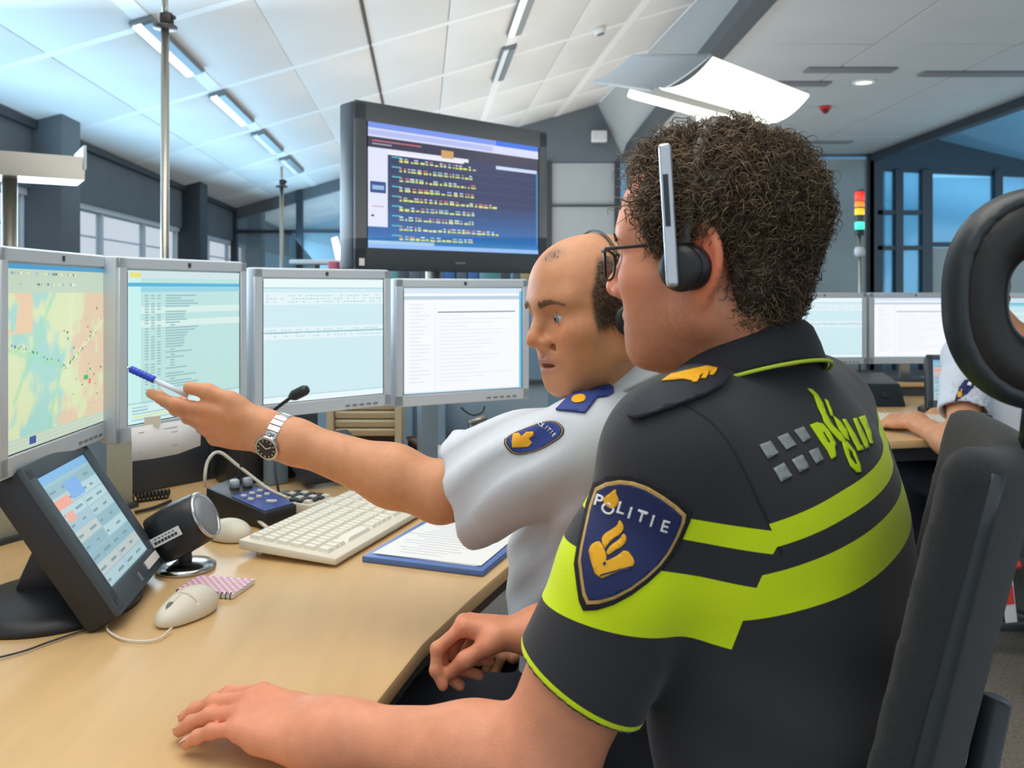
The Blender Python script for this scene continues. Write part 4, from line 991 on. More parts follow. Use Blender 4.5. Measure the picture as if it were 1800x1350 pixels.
m = MB(); m.lathe([(.001, -.004), (.03, -.004), (.034, 0), (.03, .006), (.001, .01)], c + V(-.012, -.004, .10), np.array(Matrix.Rotation(-.3, 3, 'Y')), 24); part('grille', m, M_steel, gm, smooth=True)
cable('partition_cable', 'thin black cable sagging under the white page monitor', [P(810, 716, 2.5), P(822, 726, 2.5), P(835, 730, 2.5), P(848, 724, 2.5), P(852, 714, 2.5)], .0025, M_black)

# ------------------------------------------------------------------ big display
def display():
    TL, BLp, TR, BRp = P(622, 165, 3.2), P(622, 465, 3.2), P(962, 240, 3.87), P(962, 488, 3.87)
    a = (TL + BLp) / 2; b = (TR + BRp) / 2; zc_ = (a[2] + b[2]) / 2; W = np.linalg.norm((b - a)[:2]); H = .64
    ang = math.atan2(b[1] - a[1], b[0] - a[0]); c = (a + b) / 2; zb_ = zc_ - H / 2
    o = thing('wall_display', 'large black flat display with lines of coloured text, on a post', 'display', (c[0], c[1], 0), rot=(0, 0, ang), world=False)
    m = MB(); m.box((0, .06, zb_ + H / 2), (W, .1, H)); part('housing', m, mat('display_black', srgb(46, 54, 62), 0.4), o, bevel=.012)
    f = MB(); t, s_, bt = .075, .06, .085
    for cx_, cz_, sx_, sz_ in ((0, zb_ + H - t / 2, W - .01, t), (0, zb_ + bt / 2, W - .01, bt), (-W / 2 + s_ / 2, zb_ + H / 2, s_ - .01, H - .01), (W / 2 - s_ / 2, zb_ + H / 2, s_ - .01, H - .01)): f.box((cx_, .005, cz_), (sx_, .02, sz_))
    part('bezel', f, mat('display_bezel', srgb(60, 66, 70), 0.45), o, bevel=.004)
    s = MB(); x0, x1, z0, z1 = -W / 2 + s_, W / 2 - s_, zb_ + bt, zb_ + H - t; w = x1 - x0; h = z1 - z0; r = random.Random(12)
    for j in range(24):
        def cc(b):
            t_ = np.clip((.42 - b) / .3, 0, 1); t2 = np.clip((.10 - b) / .1, 0, 1)
            c_ = np.array(srgb(44, 54, 96)) * (1 - t_) + np.array(srgb(10, 96, 168)) * t_; return c_ * (1 - t2) + np.array(srgb(60, 150, 210)) * t2
        b0, b1 = j / 24, (j + 1) / 24; s.quad((x0, 0, z0 + h * b0), (x1, 0, z0 + h * b0), (x1, 0, z0 + h * b1), (x0, 0, z0 + h * b1), [cc(b0), cc(b0), cc(b1), cc(b1)])
    R_ = lambda a, b, c_, d, col, k=1: rect(s, x0 + w * a, z0 + h * b, x0 + w * c_, z0 + h * d, srgb(*col), k * 2)
    R_(0, .955, 1, 1, (120, 150, 236)); R_(.72, .955, 1, 1, (40, 110, 226), 2); R_(0, .885, 1, .955, (214, 218, 246)); R_(0, .90, .7, .94, (180, 190, 240), 2)
    R_(0, .80, 1, .885, (52, 50, 76)); R_(.02, .85, .28, .86, (200, 110, 120), 2); R_(.02, .825, .12, .835, (170, 160, 180), 2)
    R_(0, .17, .1, .80, (224, 228, 250)); R_(.1, .77, .55, .80, (232, 232, 246)); R_(.1, .755, .52, .77, (240, 240, 250), 2); R_(.39, .785, .46, .85, (206, 160, 100), 3)
    R_(.01, .44, .09, .53, (26, 70, 140), 3); R_(.02, .465, .08, .5, (150, 180, 220), 4); R_(.02, .33, .08, .335, (180, 90, 110), 3); R_(.015, .25, .03, .265, (40, 50, 70), 3)
    R_(.72, .745, .99, .775, (206, 220, 250), 2); R_(.985, .08, .997, .745, (70, 130, 190), 2); R_(0, 0, 1, .035, (150, 190, 246), 3); R_(0, .035, .35, .06, (170, 210, 240), 2)
    for i in range(9):
        b = .715 - .079 * i; R_(.12, b + .02, .17, b + .03, (80, 190, 200), 3); R_(.1, b - .035, .98, b - .033, (86, 104, 140), 2)
        x = .16
        while x < (.58 if i not in (4, 7) else .72):
            d = r.uniform(.008, .03); R_(x, b - .01 - .004 * r.random(), x + d, b + .008 * r.random(), r.choice([(226, 226, 110), (210, 224, 120), (190, 210, 150)]), 3)
            if r.random() < .8: R_(x, b + .012, x + d * .9, b + .022, r.choice([(200, 210, 236), (150, 190, 220), (220, 226, 240), (214, 120, 100)]), 3)
            x += d + r.uniform(.003, .012)
    s.v = [(x, y - .002, z) for x, y, z in s.v]
    flatpart('screen', s, M_screen, o)
    m = MB(); m.box((-W / 2 + .03, -.007, zb_ + .03), (.022, .004, .028)); part('energy_sticker', m, M_white, o)
    m = MB(); m.box((.0, -.006, zb_ + .035), (.05, .003, .008)); part('maker_plate', m, M_slot, o)
    m = MB(); m.box((0, .13, zb_ + H * .5), (.3, .05, .3)); part('mount_plate', m, M_frame, o)
    m = MB(); m.tube([(0, .18, .02), (0, .18, zb_ + H * .6)], .035, 20); part('post', m, M_steel, o, smooth=True)
    m = MB(); m.box((0, .18, .012), (.7, .55, .022)); part('foot_plate', m, M_frame, o, bevel=.006)
display()
# binders on the shelf far behind the display's foot
sh = thing('shelf_unit', 'low shelf unit with folders, just above the white page monitor', 'shelf', (-.25, 5.6, 0))
m = MB(); m.box((-.25, 5.6, 1.25), (2.0, .32, .03)); part('board', m, M_frame, sh); m = MB(); m.box((-.25, 5.6, .62), (2.0, .3, 1.22)); part('carcass', m, M_bluegrey, sh)
r = random.Random(8); x = -1.15
CN_ = {(206, 206, 200): 'off-white', (92, 104, 116): 'slate grey', (190, 90, 110): 'crimson', (60, 110, 170): 'blue', (90, 150, 150): 'teal', (180, 160, 120): 'tan', (70, 80, 90): 'charcoal', (120, 160, 180): 'pale blue'}
while x < .65:
    w_ = r.uniform(.05, .09); hh = r.uniform(.11, .17); col = r.choice([(206, 206, 200), (92, 104, 116), (190, 90, 110), (60, 110, 170), (90, 150, 150), (180, 160, 120), (70, 80, 90), (120, 160, 180)])
    m = MB(); m.box((x, 5.56, 1.266 + hh / 2), (w_ * .92, .2, hh)); f_ = part('folder', m, mat('folder_%d_%d_%d' % col, srgb(*col), 0.5), at=(x, 5.56, 1.266), bevel=.003)
    tag(f_, CN_[col] + ' document folder standing on the low shelf behind the monitors', 'folder', 'folders on the low shelf'); x += w_

# ------------------------------------------------------------------ lamps, poles, signal tower
def curved_sheet(mb, A, B, C, D_, sag, t=.012, n=14):      # sheet A-B-C-D bowed along AB / DC
    A, B, C, D_ = [np.asarray(q, float) for q in (A, B, C, D_)]; nn = nrm(np.cross(B - A, D_ - A)); 
    if nn[2] < 0: nn = -nn
    vs = []
    for off in (0, t):
        for i in range(n + 1):
            a = i / n; s_ = sag * 4 * a * (1 - a)
            vs += [A * (1 - a) + B * a + nn * (s_ + off), D_ * (1 - a) + C * a + nn * (s_ + off)]
    k = 2 * (n + 1); fs = []
    for i in range(n):
        q = 2 * i; fs += [(q, q + 2, q + 3, q + 1), (k + q, k + q + 1, k + q + 3, k + q + 2), (q, k + q, k + q + 2, q + 2), (q + 1, q + 3, k + q + 3, k + q + 1)]
    fs += [(0, 1, k + 1, k), (2 * n, k + 2 * n, k + 2 * n + 1, 2 * n + 1)]
    mb.add(vs, fs)
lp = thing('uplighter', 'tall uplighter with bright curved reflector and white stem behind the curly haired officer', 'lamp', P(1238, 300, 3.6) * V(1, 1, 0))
Yl = 3.6
m = MB(); curved_sheet(m, P(1158, 158, 3.75), P(1252, 103, 4.15), P(1422, 170, 3.85), P(1332, 214, 3.4), -.05); part('glowing_reflector', m, mat('reflector_glow', srgb(255, 250, 236), 0.5, emit=0.95), lp, smooth=True)  # emission stands in for lamp light bouncing off the reflector
m = MB(); curved_sheet(m, P(1042, 146, 3.6), P(1110, 100, 4.15), P(1250, 98, 4.15), P(1155, 163, 3.72), -.02); part('outer_wing', m, mat('wing_grey', srgb(176, 190, 200), 0.5), lp, smooth=True)
m = MB(); m.bar(P(1108, 165, 3.62), P(1302, 217, 3.35), .05, .035); part('light_trough', m, mat('trough_lit', srgb(255, 250, 240), 0.5, emit=0.9), lp, bevel=.006)
m = MB(); m.bar(P(1150, 161, 3.7), P(1328, 212, 3.42), .03, .03); part('reflector_rib', m, M_steel, lp)
for d_ in (-.03, .03):
    m = MB(); m.tube([P(1238, 228, Yl) + V(d_ * .3, 0, 0), P(1232 if d_ < 0 else 1246, 192, Yl) + V(d_, 0, 0)], .011, 10); part('fork_arm', m, M_white, lp, smooth=True)
b_ = P(1238, 225, Yl); m = MB(); m.tube([V(b_[0], b_[1], .02), b_], .022, 16); part('stem', m, M_white, lp, smooth=True)
m = MB(); m.lathe([(.2, 0), (.2, .015), (.03, .03), (.001, .03)], (b_[0], b_[1], .002), n=36); part('foot', m, M_steel, lp, smooth=True)

lp = thing('uplighter', 'grey trough uplighter on a thick post, above the map monitor', 'lamp', P(17, 400, 3.2) * V(1, 1, 0))
a_, b_ = P(-160, 282, 3.0), P(141, 283, 3.3); m = MB(); ex = nrm(b_ - a_); ey = nrm(np.cross(V(0, 0, 1), ex))
m.prism([(-.13, .042), (-.11, -.042), (.11, -.042), (.13, .042), (.118, .042), (.10, -.030), (-.10, -.030), (-.118, .042)], 0, np.linalg.norm(b_ - a_), fr=(a_, ey, V(0, 0, 1))); part('trough', m, M_steel, lp)
m = MB(); m.box(b_ + V(0, 0, -.003), (.012, .26, .092), np.stack([ex, ey, V(0, 0, 1)], 1)); part('end_plate', m, mat('end_plate', srgb(170, 180, 184), 0.4, metal=0.5), lp, bevel=.003)
m = MB(); m.tube([a_ + V(0, 0, -.008) + ex * .05, b_ + V(0, 0, -.008) - ex * .03], .013, 12); part('lamp_tube', m, M_tube, lp, smooth=True)
q = P(17, 300, 3.18); m = MB(); m.tube([V(q[0], q[1], .02), q], .026, 18); part('post', m, M_steel, lp, smooth=True)
m = MB(); m.lathe([(.03, -.01), (.04, 0), (.04, .01), (.03, .02)], q, n=18); part('swivel', m, M_char, lp, smooth=True)
m = MB(); m.lathe([(.2, 0), (.2, .015), (.03, .03), (.001, .03)], (q[0], q[1], .002), n=32); part('foot', m, M_steel, lp, smooth=True)

def pole(u, Y, vdisc, vtop, r1, r2, lab):
    b_ = P(u, 500, Y); zd = P(u, vdisc, Y)[2]; zt = P(u, vtop, Y)[2]; o = thing('aerial_pole', lab, 'pole', (b_[0], b_[1], 0))
    m = MB(); m.tube([V(b_[0], b_[1], .02), V(b_[0], b_[1], zd)], r1, 16); part('mast', m, M_steel, o, smooth=True)
    m = MB(); m.tube([V(b_[0], b_[1], zd), V(b_[0], b_[1], zt)], r2, 12); part('upper_mast', m, M_steel, o, smooth=True)
    m = MB(); m.lathe([(r1 * 2.8, -.006), (r1 * 3, 0), (r1 * 2.8, .006)], (b_[0], b_[1], zd), n=24); part('collar_disc', m, M_char, o, smooth=True)
    m = MB(); m.box((b_[0] + r1 * .5, b_[1], zd + r1 * 2.2), (r1 * 2.8, r1 * 2.4, r1 * 2.6)); part('clamp', m, M_black, o, bevel=.004)
    m = MB(); m.tube([V(b_[0] + r1 * 1.6, b_[1], zd + r1 * 2.4), V(b_[0] + r1 * 2.6, b_[1], zd + r1 * 2.4)], r1 * .5, 10); part('clamp_knob', m, M_black, o, smooth=True)
    m = MB(); m.lathe([(.14, 0), (.14, .012), (.03, .025), (.001, .025)], (b_[0], b_[1], .002), n=28); part('foot', m, M_char, o, smooth=True)
pole(290, 3.1, 48, -80, .0145, .011, 'tall steel pole with dark clamp and disc, behind the list monitor')
pole(495, 6.0, 328, 293, .014, .009, 'distant thin pole with a clamp, standing before the far glazing')
# dish-like uplighter far away
lp = thing('uplighter', 'small distant white uplighter seen over the table monitor', 'lamp', P(558, 480, 7.0) * V(1, 1, 0))
c = P(558, 461, 7.0); m = MB(); m.box(c, (.42, .2, .04)); part('tray', m, M_white, lp, bevel=.015)
m = MB(); m.bar(P(588, 418, 7.05), P(597, 458, 7.0), .05, .02, up=(0, 1, 0)); part('tube', m, M_tube, lp)
m = MB(); m.tube([V(c[0], c[1], .01), c], .02, 10); part('post', m, M_steel, lp, smooth=True)

sg = thing('signal_tower', 'four colour signal lamp tower on a slim pole', 'signal light', P(1511, 560, 4.3) * V(1, 1, 0) + V(0, 0, .805))
x_, y_ = P(1511, 0, 4.3)[:2]; zz = lambda v: P(1511, v, 4.3)[2]
for v0, v1, col, e in ((337, 353, (214, 52, 40), .5), (354, 364, (232, 122, 40), .6), (366, 378, (226, 178, 30), .6), (390, 404, (70, 220, 190), 1.0)):
    m = MB(); m.lathe([(.021, zz(v1)), (.024, zz(v1) + .003), (.024, zz(v0) - .003), (.021, zz(v0))], (x_, y_, 0), n=20); part('lamp', m, mat('signal_%d_%d' % col[:2], srgb(*col), 0.25, emit=e), sg, smooth=True)
for v0, v1 in ((353, 354), (364, 366), (378, 390), (404, 414), (333, 337)):
    m = MB(); m.lathe([(.022, zz(v1)), (.022, zz(v0))], (x_, y_, 0), n=20); part('spacer', m, M_black if v0 > 370 else M_frame, sg)
m = MB(); m.tube([V(x_, y_, .806), V(x_, y_, zz(412))], .007, 12); part('pole', m, M_steel, sg, smooth=True)
m = MB(); m.lathe([(.02, zz(452)), (.026, zz(447)), (.026, zz(440)), (.02, zz(434))], (x_, y_, 0), n=20); part('collar', m, M_silver, sg, smooth=True)
m = MB(); m.lathe([(.05, 0), (.05, .008), (.001, .01)], (x_, y_, .806), n=20); part('foot', m, M_char, sg)
# clutter of the far desk
bx2 = thing('radio_console', 'long black radio console on the far desk below the monitors', 'console', (1.38, 3.85, .74))
m = MB(); m.add([V(1.0, 3.72, .741), V(1.72, 3.72, .741), V(1.72, 3.95, .741), V(1.0, 3.95, .741), V(1.0, 3.78, .835), V(1.72, 3.78, .835), V(1.72, 3.95, .87), V(1.0, 3.95, .87)], [(3, 2, 1, 0), (4, 5, 6, 7), (0, 1, 5, 4), (1, 2, 6, 5), (2, 3, 7, 6), (3, 0, 4, 7)]); part('case', m, mat('console_teal', srgb(38, 50, 56), 0.5), bx2, bevel=.006)
for k in range(9): m = MB(); m.box((1.08 + .07 * k, 3.745, .79), (.03, .012, .018)); part('key', m, M_char, bx2)
ph2 = thing('telephone', 'black telephone on the far desk by the typist\'s hands', 'telephone', (1.33, 3.45, .74))
m = MB(); m.box((1.33, 3.45, .765), (.2, .18, .045), np.array(Matrix.Rotation(.2, 3, 'X'))); part('body', m, M_black, ph2, bevel=.006)
m = MB(); m.tube([V(1.27, 3.37 + .16 * t, .80 + .006 * math.cos(6.28 * t)) for t in np.linspace(0, 1, 9)], [.018, .02, .014, .012, .012, .012, .014, .02, .018], 10); part('handset', m, M_black, ph2, smooth=True)
m = MB()
for k in range(4): m.box((1.34 + .025 * k, 3.40, .788), (.016, .05, .006)); 
part('line_keys', m, M_silver, ph2)
for k, (a, b) in enumerate((((1.12, 4.06), (1.25, 4.08)), ((1.42, 4.06), (1.58, 4.07)))):
    cable('monitor_cable', 'thin black cable sagging under the far desk monitors', [V(*a, .885), V((a[0] + b[0]) / 2, 4.05, .85), V(*b, .885)], .004, M_black)['group'] = 'cables under the far monitors'

# ------------------------------------------------------------------ chairs
M_fabric = mat('black_mesh_fabric', srgb(40, 42, 44), 0.85, bump=0.8, bscale=900, var=0.15, vscale=200, sheen=0.2)
M_shell = mat('chair_shell', srgb(52, 58, 62), 0.35)
def star_base(o, cx_, cy_, a0):
    m = MB(); m.lathe([(.035, .08), (.04, .13), (.028, .16), (.02, .40), (.001, .40)], (cx_, cy_, 0), n=20); part('gas_lift', m, M_black, o, smooth=True)
    for k in range(5):
        a = a0 + k * 2 * math.pi / 5; d_ = V(math.cos(a), math.sin(a), 0); c = V(cx_, cy_, 0)
        m = MB(); m.bar(c + d_ * .02 + V(0, 0, .12), c + d_ * .31 + V(0, 0, .085), .045, .035); part('base_arm', m, M_char, o, bevel=.008)
        e = c + d_ * .31; t_ = V(-d_[1], d_[0], 0)
        cs_ = None
        for s_ in (-1, 1):
            m = MB(); m.lathe([(.024, -.010), (.03, -.007), (.03, .007), (.024, .010)], e + t_ * .015 * s_ + V(0, 0, .031), np.stack([d_, V(0, 0, 1), t_], 1), 20); part('caster_wheel', m, M_black, o, smooth=True)
        m = MB(); m.box(e + V(0, 0, .062), (.03, .03, .035), np.stack([d_, t_, V(0, 0, 1)], 1)); part('caster_hood', m, M_char, o, bevel=.006)
def frame_of(deg): 
    b = math.radians(deg); f = V(-math.cos(b), math.sin(b), 0); return f, V(-f[1], f[0], 0)
def office_chair(lab, seat, deg, back_top, back_bot, head=None, a0=0.2, hw=.22, bent=.03, th=.026, fr=.011):
    f, l = frame_of(deg); o = thing('office_chair', lab, 'chair', (seat[0], seat[1], 0)); z = V(0, 0, 1)
    n = rbox(V(*seat), (.24, .24, .045), .04, np.stack([f, l, z], 1)); sdf_mesh('seat', n, V(*seat) - .37, V(*seat) + .37, .012, M_fabric, o)
    bt, bb = V(*back_top), V(*back_bot); up = nrm(bt - bb); fn = np.cross(l, up); fn = fn if fn @ f > 0 else -fn; L_ = np.linalg.norm(bt - bb) / 2; c = (bt + bb) / 2
    Rb = np.stack([l, up, fn], 1)
    def fold(p): return p - (fn * 1.0) * ((((p - c) @ l) ** 2) * 1.3)[..., None] * bent / .03
    base = rbox(c, (hw, L_, th), th * .96, Rb); bn = Node(lambda p: base(fold(p)) * .8, c, base.R + .06)
    sdf_mesh('backrest', bn, c - .48, c + .48, .009, M_fabric, o)
    k_ = 12
    for s_ in (-1, 1):
        m = MB(); pts = [c + l * s_ * (hw - .01) + up * L_ * t - fn * (th + .002 - (hw ** 2) * 1.3 * bent / .03) for t in np.linspace(-.96, .96, k_)]; m.tube(pts, fr, 10); part('back_frame', m, M_shell, o, smooth=True)
    m = MB(); m.tube([V(seat[0], seat[1], .40) - f * .1, V(seat[0], seat[1], .40) - f * .27, bb - fn * .045 + up * .02, c - fn * .035], .014, 12); part('spine', m, M_shell, o, smooth=True)
    m = MB(); m.box((seat[0], seat[1], .41), (.16, .16, .03)); part('tilt_mechanism', m, M_black, o)
    star_base(o, seat[0], seat[1], a0)
    return o, c, up, fn, l
o, c, up, fn, l = office_chair('black high back office chair with looped headrest, under the curly haired officer', (.36, .86, .46), 28, (.484, .815, 1.112), (.382, .85, .62), hw=.19, th=.022, fr=.008)
hc = P(1832, 525, .72); ha = nrm(V(.16, .98, .0)); hx = nrm(np.cross(ha, V(0, 0, 1))); hz = np.cross(hx, ha); Rh = np.stack([hx, hz, ha], 1)
n = torus(hc, .062, .027, Rh, 1.0)
def hring(p):
    q = (p - hc) @ Rh; x, y, z = q[..., 0] / .95, q[..., 1], q[..., 2]; z = z - 3.0 * x * x
    a = (np.abs(x) ** 2.4 + np.abs(y / 1.22) ** 2.4) ** (1 / 2.4) - .0530
    return np.hypot(a, z * .72) - .0235
sdf_mesh('headrest', Node(hring, hc, .13), hc - .14, hc + .14, .004, mat('headrest_leather', srgb(36, 35, 34), 0.4, bump=.15, bscale=300), o)
def hshell(p):
    q = (p - hc) @ Rh; x, y, z = q[..., 0] / .95, q[..., 1], q[..., 2]; z = z - 3.0 * x * x + .006
    a = (np.abs(x) ** 2.4 + np.abs(y / 1.22) ** 2.4) ** (1 / 2.4) - .0685
    return np.hypot(a * 1.0, z * .35) - .0085
sdf_mesh('headrest_shell', Node(hshell, hc, .13), hc - .14, hc + .14, .004, M_shell, o)
m = MB(); m.tube([hc + hz * -.085, hc + hz * -.12 + ha * .01, c + up * .24 - fn * .03], .014, 12); part('headrest_stem', m, M_shell, o, smooth=True)
office_chair('black office chair under the older officer in the white shirt', (.20, 1.46, .44), 17, (.50, 1.36, .98), (.42, 1.38, .56), a0=.7)
o, *_ = office_chair('black office chair on castors under the white shirted typist', (1.78, 2.88, .45), 75, (1.92, 2.60, .86), (1.88, 2.64, .50), a0=-2.17)
tgp = thing('warning_tag', 'red and white printed tag hanging from the typist\'s chair', 'tag', P(1775, 1095, 2.6))
a_, b_ = P(1768, 1003, 2.62), P(1778, 1094, 2.62); m = MB(); m.bar(a_, b_, .035, .006, up=(0, 1, 0)); tg_ = part('strip', m, M_white, tgp, bevel=.002)
m = MB(); m.bar(a_ * .72 + b_ * .28 + V(0, -.005, 0), a_ * .36 + b_ * .64 + V(0, -.005, 0), .026, .003, up=(0, 1, 0)); part('red_block', m, mat('tag_red', srgb(220, 60, 50), 0.5), tg_)
m = MB(); m.lathe([(.015, -.01), (.02, 0), (.015, .01)], P(1784, 992, 2.62), None, 16); part('red_knob', m, mat('tag_red', srgb(220, 60, 50), 0.5), tgp, smooth=True)
# ------------------------------------------------------------------ people
def headframe(yaw, pitch=0.0, roll=0.0):
    """yaw: direction the face points, degrees from +X counter-clockwise; pitch: nose down; roll: to the left ear"""
    R = Matrix.Rotation(math.radians(yaw), 3, 'Z') @ Matrix.Rotation(math.radians(pitch), 3, 'Y') @ Matrix.Rotation(math.radians(-roll), 3, 'X')
    return np.array(R)               # columns: forward, left, up
def head_node(O, R, sc=1.0, ear=(True, True), mouth=0.0, jaw=1.0, nose=1.0):
    L = lambda x, y, z: O + R @ (V(x, y, z) * sc)
    E = lambda c, r, R2=None: ell(L(*c), V(*r) * sc, R if R2 is None else R @ R2)
    C = lambda a, b, r1, r2: cone(L(*a), L(*b), r1 * sc, r2 * sc)
    skull = [E((-.014, 0, .036), (.098, .0765, .082)), E((.028, 0, .032), (.062, .066, .070)), E((.036, 0, -.026), (.050, .060, .074))]
    skull += [E((.040, s * .034, -.045), (.036, .028, .042)) for s in (-1, 1)]
    base = U(skull, .03)
    jawn = [C((-.006, s * .051 * jaw, -.058), (.058, s * .020, -.096), .017, .017) for s in (-1, 1)] + [E((.072, 0, -.098), (.020, .024, .018))]
    jawn += [C((-.010, s * .056 * jaw, -.03), (-.006, s * .051 * jaw, -.062), .014, .016) for s in (-1, 1)]
    base = U([base] + jawn, .028)
    feats = [E((.066, 0, -.064), (.026, .032, .030))]                                                  # muzzle
    feats += [C((.080, s * .010, .024), (.066, s * .048, .026), .010, .010) for s in (-1, 1)]           # brow ridge
    feats += [E((.054, s * .046, -.022), (.024, .020, .017)) for s in (-1, 1)]                          # cheek bones
    base = U([base] + feats, .022)
    base = S(base, U([ball(L(.094, s * .031, .000), .0175 * sc) for s in (-1, 1)]), .016)              # eye sockets
    nz = U([C((.083, 0, .012), (.104, 0, -.020), .0075, .0095), E((.1055, 0, -.0285), (.0125 * nose, .0115, .0105)), C((.098, 0, -.03), (.084, 0, -.038), .008, .008)] +
           [E((.0945, s * .0125, -.0335), (.0105, .0075, .0078)) for s in (-1, 1)], .008)
    base = U([base, nz], .010)
    base = S(base, U([E((.0985, s * .0065, -.0425), (.005, .0032, .0035)) for s in (-1, 1)]), .003)
    lids = [S(ball(L(.0708, s * .031, .0005), .0140 * sc), E((.0830, s * .0318, -.0005), (.014, .0152, .0050))) for s in (-1, 1)]
    bags = [C((.079, s * .020, -.0150), (.070, s * .042, -.0135), .0032, .0030) for s in (-1, 1)]
    base = U([base] + bags, .008); base = U([base] + lids, .003); SLIT = U([E((.0840, s * .0318, -.0005), (.012, .0138, .0042)) for s in (-1, 1)]); base = S(base, SLIT, .0015)
    base = S(base, U([ball(L(.0705, s * .031, .0005), .0118 * sc) for s in (-1, 1)]))
    base = U([base, E((.0845, 0, -.0605), (.0110, .0245, .0058)), E((.0825, 0, -.0735 - mouth), (.0110, .0215, .0066))], .006)   # lips
    base = S(base, E((.090, 0, -.0668 - mouth / 2), (.012, .0215, .0014 + mouth * .6)), .003)
    base = S(base, C((.093, 0, -.046), (.094, 0, -.053), .003, .003), .006)
    base = S(base, U([C((.083, s * .019, -.04), (.072, s * .030, -.066), .0034, .0030) for s in (-1, 1)]), .010)
    for s, on_ in zip((1, -1), ear):
        if not on_: continue
        Re = np.array(Matrix.Rotation(s * math.radians(-22), 3, 'Z')) @ np.array(Matrix.Rotation(math.radians(-10), 3, 'Y'))
        c = (-.016, s * .0775, -.012)
        e_ = U([E(c, (.0215, .0060, .0355), Re), E((-.013, s * .0755, -.044), (.011, .006, .013), Re), E((-.012, s * .0735, -.005), (.016, .010, .022), Re)], .006)
        e_ = S(e_, E((-.010, s * .0835, -.010), (.0105, .007, .020), Re), .005)
        rimc = L(-.0165, s * .0790, -.010)
        rim = torus(rimc, .0212 * sc, .0046 * sc, R @ Re @ np.stack([V(0, 0, 1), V(1, 0, 0), V(0, 1, 0)], 1), 1.5)
        rim = I(rim, plane(L(-.002, 0, -.012), R @ V(.8, 0, -.5)), .004)
        base = U([base, U([e_, rim], .004)], .006)
    return base, L
def neck_node(L, N, r=.058):
    return U([cone(L(-.022, 0, -.055), N, r, r * 1.08), cone(L(.02, 0, -.085), N + (L(.03, 0, 0) - L(0, 0, 0)), r * .62, r * .75)], .03)
FL = {'index': (.046, .026, .021, .0092), 'middle': (.050, .030, .022, .0094), 'ring': (.046, .028, .022, .0088), 'pinky': (.036, .021, .019, .0078)}
def hand_node(W, F, B, thumb_side, curl, spread=(.10, .03, -.04, -.12), thumb=((.55, .45, .10), (.85, .15, .05), (.95, .05, 0)), sc=1.0, per=None):
    """W wrist, F finger direction, B back-of-hand normal, thumb_side: +1 thumb along F x B..., curl: three bend angles (deg) for the finger joints"""
    F = nrm(F); B = B - F * (B @ F); B = nrm(B); T = np.cross(F, B) * thumb_side           # towards the thumb
    pal = []; fing = []
    pos = {'index': .027, 'middle': .009, 'ring': -.0095, 'pinky': -.027}; ln = {'index': .092, 'middle': .095, 'ring': .090, 'pinky': .082}
    tips = {}
    for i, k in enumerate(('index', 'middle', 'ring', 'pinky')):
        kn = W + (F * ln[k] + T * pos[k] + B * (.004 - abs(pos[k]) * .12)) * sc
        pal.append(cone(W + T * pos[k] * .62 * sc + F * .004 - B * .002, kn - B * .004 * sc, .0165 * sc, .0125 * sc))
        a = 0.0; d0 = nrm(F + T * spread[i]); p = kn - B * .002 * sc
        l1, l2, l3, r = FL[k]; segs = []
        cl = (per or {}).get(k, curl)
        for q, (ll, rr) in enumerate(((l1, r), (l2, r * .94), (l3, r * .86))):
            a += math.radians(cl[q]); d = d0 * math.cos(a) - B * math.sin(a); e = p + d * ll * sc
            segs.append(cone(p, e, rr * sc * (1.02 if q == 0 else 1), rr * sc * .93)); segs.append(ball(p, rr * sc * 1.06)); p = e
        tips[k] = p; fing.append(U(segs, .004))
    pal.append(ell(W + F * .052 * sc - B * .006, V(.050, .038, .0155) * sc, np.stack([F, T, B], 1)))
    pal.append(cone(W + (F * .015 + T * .016 - B * .008) * sc, W + (F * .05 + T * .032 - B * .012) * sc, .018 * sc, .0145 * sc))    # thenar
    pal.append(cone(W + (F * .01 - T * .018 - B * .006) * sc, W + (F * .06 - T * .028 - B * .008) * sc, .015 * sc, .012 * sc))
    p = W + (F * .048 + T * .034 - B * .012) * sc; th = []
    for (a, b, c), ll, r0, r1 in zip(thumb, (.012, .036, .028), (.0145, .0118, .0108), (.012, .0108, .0092)):
        d = nrm(F * a + T * b - B * c); e = p + d * ll * sc; th.append(cone(p, e, r0 * sc, r1 * sc)); p = e
    tips['thumb'] = p
    palm = U(pal, .010)
    h = palm
    for fg in fing: h = Node(lambda q, h=h, fg=fg: (h(q) if far(fg) else smin(h(q), fg(q), .0045)), palm.c, palm.R + .13)
    tn = U(th, .008); h2 = h
    return Node(lambda q: smin(h2(q), tn(q), .008), palm.c, palm.R + .13), tips
def arm_node(Sh, El, Wr, r=(.056, .050, .045, .047, .030), flat=None):
    Sh, El, Wr = map(np.asarray, (Sh, El, Wr)); m1 = Sh * .55 + El * .45; m2 = El * .72 + Wr * .28; w0 = El * .12 + Wr * .88
    return U([cone(Sh, m1, r[0], r[1] * 1.04), cone(m1, El, r[1] * 1.04, r[2]), cone(El, m2, r[2], r[3]), cone(m2, w0, r[3], r[4]), cone(w0, Wr, r[4], r[4] * .98)], .03)
